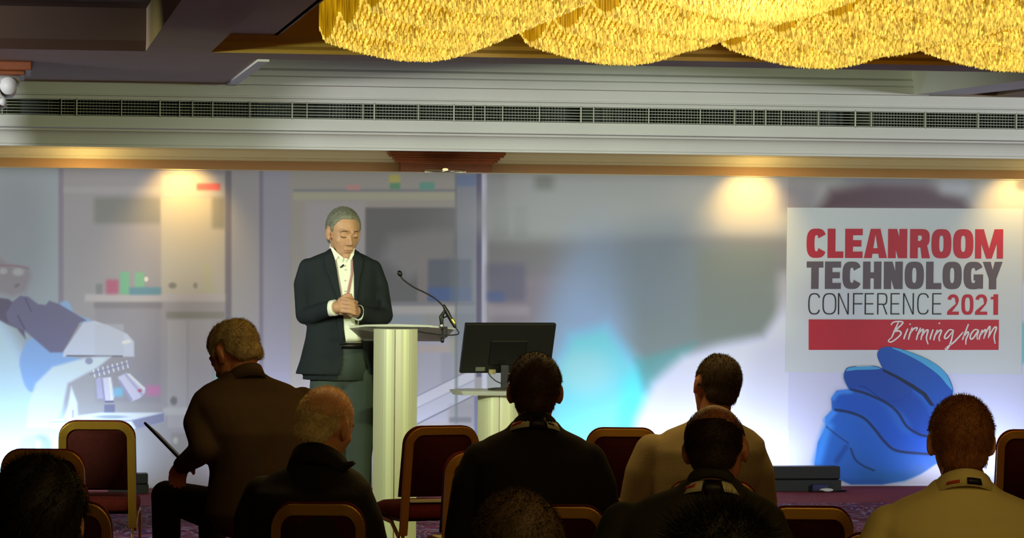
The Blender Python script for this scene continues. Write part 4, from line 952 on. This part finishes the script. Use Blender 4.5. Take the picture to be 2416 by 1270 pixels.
def suit_plain(m_):
    def fn(t, nk, topo): band('suit_collar', m_, t, nk + Vector((0, 0, -.040)), .068, .064, -130, 130, .052, .022, .006, -.05)
    return fn
def jacket_upturned(t, nk, topo):
    band('upturned_collar', M_blackj, t, nk + Vector((0, 0, -.060)), .086, .078, -125, 128, .062, .020, .008, -.07)
    MB().add([(.09, .0, nk.z - .0), (.15, .06, nk.z + .012), (.16, .062, nk.z + .004), (.10, .03, nk.z - .045), (.095, -.005, nk.z + .002), (.15, .052, nk.z + .012), (.158, .052, nk.z + .0), (.10, .02, nk.z - .045)], [(0, 1, 2, 3), (4, 7, 6, 5), (0, 4, 5, 1), (1, 5, 6, 2), (2, 6, 7, 3), (3, 7, 4, 0)]).build('collar_point', M_blackj, t)
# man in dark suit with lanyard
seated('person in dark suit and white lanyard, dark brown hair, seated in front of the monitor', 1263, 838, 738, .222, 0, M_suitd, M_trk, SK2, H_brown, dict(thick=.010, tuft=.009, n=3000), lean=.06, hpitch=4, hk=1.05, topname='suit_jacket', garment_fn=suit_lanyard, shz=.022)
# man in khaki sweater
seated('person in khaki sweater with short brown hair, in front of the bald one', 1692, 838, 668, .224, 4, M_khaki, M_trk, SK2, H_mid, dict(thick=.007, tuft=.009, n=2600, crown=lambda q: .55 if (abs(q.x - .01) < .03 and -.06 < q.y < .02 and q.z > .06) else 1), lean=.05, hyaw=14, hpitch=6, hroll=10, hk=1.0, topname='sweater', garment_fn=khaki_collar, hx=.062, shz=.02)
# bald man wearing lanyard
def ring_crown(q): return min(1, max(0, (.075 - q.z - .5 * q.y) / .07)) ** 1.3
seated('bald person wearing a lanyard and dark green sweater, sitting behind the khaki sweater', 1690, 958, 850, .25, -4, M_green, M_trk, SK2, hmat('cropped_brown_hair', (50, 33, 24)), dict(thick=.0055, tuft=.004, n=8000, cut=.85, crown=ring_crown), lean=.08, hyaw=-8, hpitch=12, hroll=-4, hk=1.08, topname='sweater', garment_fn=bald_lanyard, hx=.06, shz=.03)
# man in pale yellow shirt
seated('person in pale yellow shirt with short auburn hair at the right of the audience', 2270, 938, 905, .245, 0, M_yel, M_trk, SK3, H_auburn, dict(thick=.009, tuft=.011, n=3400), lean=.04, hpitch=0, hk=1.04, topname='shirt', garment_fn=yellow_collar, shz=.018)
# man in brown suit reading a tablet
seated('grey-haired person in brown suit leaning forward with a tablet, left of the speaker', 556, 760, 586, .268, 30, M_suitb, M_trk, SK2, H_grey, dict(thick=.012, tuft=.012, n=3200, crown=lambda q: .35 if (q.z > .085 and abs(q.x) < .035) else 1), lean=.12, hyaw=22, hpitch=34, hroll=0, hk=1.14, topname='suit_jacket', garment_fn=suit_plain(M_suitb), slump=.05, thick=1.28, hx=-.055, shz=.035,
       arms={-1: ((482, 1062, 598), (430, 1098, 590)), 1: ((690, 1080, 575), (560, 1100, 560))}, knees={-1: (392, 1170, 568), 1: (500, 1180, 545)})
# white-haired man in black jacket
seated('white-haired balding person in black jacket with upturned collar in front of the lectern', 768, 915, 742, .205, -14, M_blackj, M_trk, SK3, H_white, dict(thick=.007, tuft=.008, n=5500, cut=.8, crown=lambda q: min(1, max(.10, (.06 - q.z - .5 * max(0, q.y + .02)) / .06))), lean=.10, hyaw=-22, hpitch=16, hroll=6, hk=1.06, topname='jacket', garment_fn=jacket_upturned, hx=.045, shz=.015)
# three heads at the bottom
seated('person with short brown hair whose head shows at the bottom centre edge', 1222, 1166, 1250, .21, 0, M_suitd, M_trk, SK2, H_mid, dict(thick=.010, tuft=.010, n=4200), lean=.05, hpitch=4, hk=1.06, topname='jacket')
seated('person with dark fuzzy hair at the bottom edge, below the bald person with lanyard', 1700, 1222, 1400, .20, 0, M_blackj, M_trk, SK2, H_black, dict(thick=.020, tuft=.034, n=7500, wild=.9, hl=[(-.12, -.09), (-.02, -.07), (.02, .0), (.06, .06), (.12, .085)]), lean=.05, hpitch=4, hk=1.06, topname='jacket')
seated('person with black hair at the lower left corner, in front of the left chairs', 88, 1098, 1150, .20, 0, M_blackj, M_trk, SK2, H_black, dict(thick=.020, tuft=.020, n=4500, hl=[(-.12, -.10), (-.02, -.08), (.02, .0), (.06, .06), (.12, .085)]), lean=.05, hpitch=4, hk=1.1, topname='jacket')
# tablet held by the reader
pa = P(356, 1010, 584); pb_ = P(436, 1092, 588)
t = thing('tablet', 'black tablet held up by the reader in brown suit', 'tablet', tuple((pa + pb_) / 2))
d_ = (pb_ - pa); L_ = d_.length; dr = d_.normalized(); wv = (ray(392, 1050).normalized() + _z * .06).normalized(); wv = (wv - dr * wv.dot(dr)).normalized(); nv2 = dr.cross(wv)
RM = Matrix((dr, wv, nv2)).transposed().to_4x4()
MB().box(-L_ / 2, L_ / 2, -.08, .08, -.005, .005).xf(RM).build('housing', M_black, t, bevel=.004)
MB().box(-L_ / 2 + .008, L_ / 2 - .008, -.072, .072, -.0062, -.0052).xf(RM).build('cover', mat('tablet_cover', (12, 8, 9), .8), t)

# ------------------------------------------------------------------ the speaker
SS = 440
ps = P(815, 700, SS)
sp = thing('person', 'grey-haired speaker standing behind the lectern, dark blazer, open white shirt, hands clasped', 'person', (ps.x, ps.y, 0), -YAW)
def sx_(px): return (px - 815) / SS
def sz_(py): return HC - (py - 600) / SS
M_blz = mat('navy_blazer_cloth', (30, 36, 40), .85, spec=.2, bump=(300, .25), noise=(5, .1))
M_tro = mat('grey_green_trousers', (62, 70, 66), .9, spec=.15, noise=(6, .1))
M_shirt = mat('white_shirt_cotton', (226, 228, 214), .8, bump=(30, .2))
HMs = Matrix.Translation(Vector((sx_(811), -.035, sz_(552)))) @ Matrix.Rotation(PI, 4, 'Z') @ Euler((R(-15), R(0), R(24))).to_matrix().to_4x4()
hks = 1.13
def torso_s(mb, g):
    mb.loft([((sx_(800), .0, .90), .185 + g, .125 + g), ((sx_(803), 0, 1.0), .180 + g, .125 + g), ((sx_(805), 0, 1.15), .172 + g, .12 + g), ((sx_(805), -.01, 1.32), .186 + g, .125 + g), ((sx_(803), -.005, 1.44), .196 + g, .115 + g), ((sx_(802), 0, 1.505), .200 + g, .092 + g), ((sx_(802), 0, 1.535), .188 + g, .080 + g), ((sx_(804), 0, 1.562), .135 + g, .068 + g), ((sx_(806), 0, 1.585), .080 + g, .060 + g), ((sx_(807), 0, 1.605), .062 + g * .5, .056 + g * .5)])
AR = {-1: [((sx_(726), .0, 1.500), .050), ((sx_(717), .0, 1.41), .056), ((sx_(720), .01, 1.245), .052), ((sx_(745), -.10, 1.25), .050), ((sx_(785), -.21, 1.285), .040)],
      1: [((sx_(879), .0, 1.495), .050), ((sx_(892), .0, 1.40), .056), ((sx_(905), .01, 1.245), .052), ((sx_(885), -.10, 1.235), .050), ((sx_(857), -.20, 1.262), .040)]}
def legs_s(mb, g):
    for a, b in ((sx_(768), sx_(790)), (sx_(850), sx_(852))):
        mb.chain([((a + .03 * (a < 0), 0, .92), .105 + g), ((a, -.01, .70), .088 + g), ((b, -.01, .48), .062 + g), ((b, .01, .32), .060 + g), ((b, .01, .09), .045 + g)])
    mb.ell((sx_(808), 0, .93), (.172 + g, .115 + g, .10))
mb = MB(); torso_s(mb, -.012); legs_s(mb, -.012)
for s_ in (-1, 1): mb.chain([(p_, r_ - .012) for p_, r_ in AR[s_]])
head_prims(mb, HMs, hks, True); mb.cone(HMs @ (Vector((0, -.02, -.055)) * hks), .058, (sx_(806), .0, 1.575), .062)
# clasped hands
cx, cz, cy = sx_(826), sz_(727), -.262
mb.chain([((sx_(785), -.21, 1.285), .030), ((sx_(803), -.25, 1.292), .032)]); mb.ell((sx_(812), cy + .018, cz + .008), (.030, .026, .050), 16)
mb.chain([((sx_(857), -.20, 1.262), .030), ((sx_(845), -.225, 1.268), .030)]); mb.ell((sx_(836), cy + .026, cz - .008), (.028, .026, .046), 16)
for i in range(4):
    z_ = cz + .038 - .0215 * i; tl = -.10 * i
    mb.chain([((cx - .030, cy - .004, z_ + .008), .0105), ((cx + .004 + .003 * i, cy - .024, z_ + .004), .0105), ((cx + .034 + .002 * i, cy - .016, z_ - .006), .0098), ((cx + .048, cy + .010, z_ - .010), .0088)])
for i in range(4):
    z_ = cz + .030 - .020 * i; mb.chain([((cx + .03, cy + .02, z_), .010), ((cx - .01, cy + .034, z_), .010), ((cx - .036, cy + .02, z_ - .004), .009)])
mb.chain([((cx - .03, cy, cz + .045), .012), ((cx - .010, cy - .008, cz + .064), .0110), ((cx + .016, cy - .008, cz + .066), .0095)])
mb.chain([((cx + .03, cy + .01, cz + .030), .012), ((cx + .018, cy - .002, cz + .054), .0105), ((cx - .004, cy + .002, cz + .052), .009)])
for b in (sx_(790), sx_(852)): mb.chain([((b, .0, .06), .034), ((b, -.12, .035), .028)])
sbody = fuse(mb, 'body', mat('skin_speaker', (182, 138, 108), .5, spec=.35, noise=(14, .05)), sp, .0042, 2)
g = MB(); torso_s(g, .008)
for s_ in (-1, 1): g.chain([(p_, r_) for p_, r_ in AR[s_][:-1]] + [(AR[s_][-1][0], .044)])
g.loft([((sx_(797), .0, sz_(886)), .225, .150), ((sx_(800), .0, 1.00), .208, .142), ((sx_(803), 0, 1.12), .186, .132), ((sx_(804), 0, 1.22), .176, .125)])
blz = fuse(g, 'blazer', M_blz, sp, .0075, 4)
g = MB(); legs_s(g, .004); fuse(g, 'trousers', M_tro, sp, .009, 4)
for b in (sx_(790), sx_(852)): MB().chain([((b, .03, .042), .042), ((b, -.08, .036), .038), ((b, -.17, .030), .030)]).build('shoe', M_black, sp, True)
def Xz(rows): return [(sz_(y), sx_(a), sx_(b)) for y, a, b in rows]
shirt = drape('shirt', M_shirt, sp, blz, Xz([(598, 784, 832), (625, 789, 836), (650, 795, 838), (680, 800, 839), (700, 805, 839), (740, 812, 840), (775, 814, 842), (808, 820, 850)]), .004, -1, 12)
drape('lapel', M_blz, sp, blz, Xz([(596, 770, 786), (615, 766, 791), (640, 771, 797), (652, 778, 799), (700, 797, 808), (730, 806, 813)]), .010, -1, 8, .005)
drape('lapel', M_blz, sp, blz, Xz([(596, 830, 846), (615, 834, 858), (640, 836, 856), (652, 838, 852), (700, 839, 846), (730, 840, 844)]), .010, -1, 8, .005)
drape('blazer_edge', M_blz, sp, blz, Xz([(735, 796, 813), (780, 800, 815), (815, 806, 818)]), .008, -1, 4, .004)
drape('lanyard', mat('lanyard_grey', (150, 140, 140), .7), sp, blz, Xz([(606, 790, 793), (650, 797, 801), (700, 806, 811), (712, 812, 817)]), .0085, -1, 3, .002)
drape('lanyard', mat('lanyard_pink', (170, 120, 120), .7), sp, blz, Xz([(606, 829, 832), (650, 830, 835), (690, 822, 828), (712, 817, 821)]), .0085, -1, 3, .002)
for y in (640, 665, 690): p_ = surf_y(blz, sx_(815), sz_(y)); MB().ell((sx_(817), p_ - .008, sz_(y)), (.0045, .002, .0045), 10).build('button', mat('button_pearl', (190, 190, 170), .3), shirt, True)
p_ = surf_y(blz, sx_(808), sz_(632)); MB().chain([((sx_(806), p_ - .012, sz_(634)), .004), ((sx_(812), p_ - .012, sz_(629)), .005)]).build('lapel_microphone', M_black, sp, True)
# the blazer hangs open below the hands
bm = bmesh.new(); bm.from_mesh(blz.data); kill = []
YS_ = [735, 770, 815, 850, 893]; LX = [798, 802, 808, 812, 800]; RX = [846, 850, 858, 866, 880]
for f_ in bm.faces:
    c_ = f_.calc_center_median(); py = 600 - (c_.z - HC) * SS; px = 815 + c_.x * SS
    if c_.y < -.03 and py > 735 and np.interp(py, YS_, LX) < px < np.interp(py, YS_, RX): kill.append(f_)
bmesh.ops.delete(bm, geom=kill, context='FACES'); bm.to_mesh(blz.data); bm.free()
MB().loft([((sx_(805), 0, 1.03), .176, .122), ((sx_(805), 0, 1.15), .170, .1175), ((sx_(805), -.01, 1.30), .184, .1225), ((sx_(803), -.005, 1.42), .19, .112)]).build('shirt_body', M_shirt, sp, True)
MB().loft([((sx_(806), 0, .90), .184, .131), ((sx_(806), 0, 1.0), .181, .130), ((sx_(806), 0, 1.085), .175, .123)]).build('trouser_waistband', M_tro, sp, True)
MB().loft([((sx_(806), 0, 1.068), .179, .127), ((sx_(806), 0, 1.10), .178, .126)]).build('belt', M_black, sp, True)
# shirt collar points and cuffs
for a in ([(779, 584), (786, 600), (793, 618), (800, 608), (808, 622), (812, 612), (797, 600), (788, 590)], [(838, 588), (836, 604), (829, 618), (824, 608), (817, 622), (813, 612), (822, 602), (832, 592)]):
    fr = []; 
    for x, y in a: fr.append((sx_(x), min(-.07, surf_y(blz, sx_(x), sz_(max(y, 606))) - .012) + .0, sz_(y)))
    n = len(fr); MB().add(fr + [(q[0], q[1] + .006, q[2]) for q in fr], [tuple(range(n)), tuple(reversed(range(n, 2 * n)))] + [(i, n + i, n + (i + 1) % n, (i + 1) % n) for i in range(n)]).build('shirt_collar', M_shirt, sp)
band('collar_stand', M_shirt, sp, Vector((sx_(807), -.004, 1.567)), .066, .062, -180, 145, .030, .006, .004, .10)
def sleeve(a, b, r0, r1, name='cuff'):
    MB().tube([Vector(a), Vector(a).lerp(Vector(b), .5), Vector(b)], r0, 20, r1).build(name, M_shirt, sp, True)
sleeve((sx_(783), -.205, 1.283), (sx_(799), -.236, 1.290), .041, .043); sleeve((sx_(858), -.195, 1.260), (sx_(850), -.214, 1.264), .040, .042)
hair(sp, sbody, HMs, hks, hmat('steel_grey_hair', (112, 112, 100)), thick=.009, tuft=.008, n=3800, wild=.2, hl=[(-.12, -.08), (-.05, -.07), (-.03, -.02), (-.01, .015), (.012, .012), (.022, .004), (.030, .045), (.045, .074), (.07, .080), (.12, .084)])
def onface(pts, r, name, m_):
    MB().tube([HMs @ (Vector(p) * hks) for p in pts], r, 6).build(name, m_, sp, True)
M_brow = hmat('grey_brow', (84, 70, 54)); M_lip = mat('lip', (150, 88, 72), .5)
for s_ in (-1, 1):
    onface([(s_ * .046, .070, .022), (s_ * .032, .0835, .029), (s_ * .016, .0885, .026)], .0030, 'eyebrow', M_brow)
    onface([(s_ * .043, .0755, -.001), (s_ * .031, .0855, -.004), (s_ * .019, .084, -.002)], .0017, 'eyelash', mat('lash_dark', (46, 32, 26), .6))
onface([(-.021, .0855, -.0655), (-.008, .0915, -.0645), (0, .0920, -.0655), (.008, .0915, -.0645), (.021, .0855, -.0655)], .0022, 'lips', M_lip)
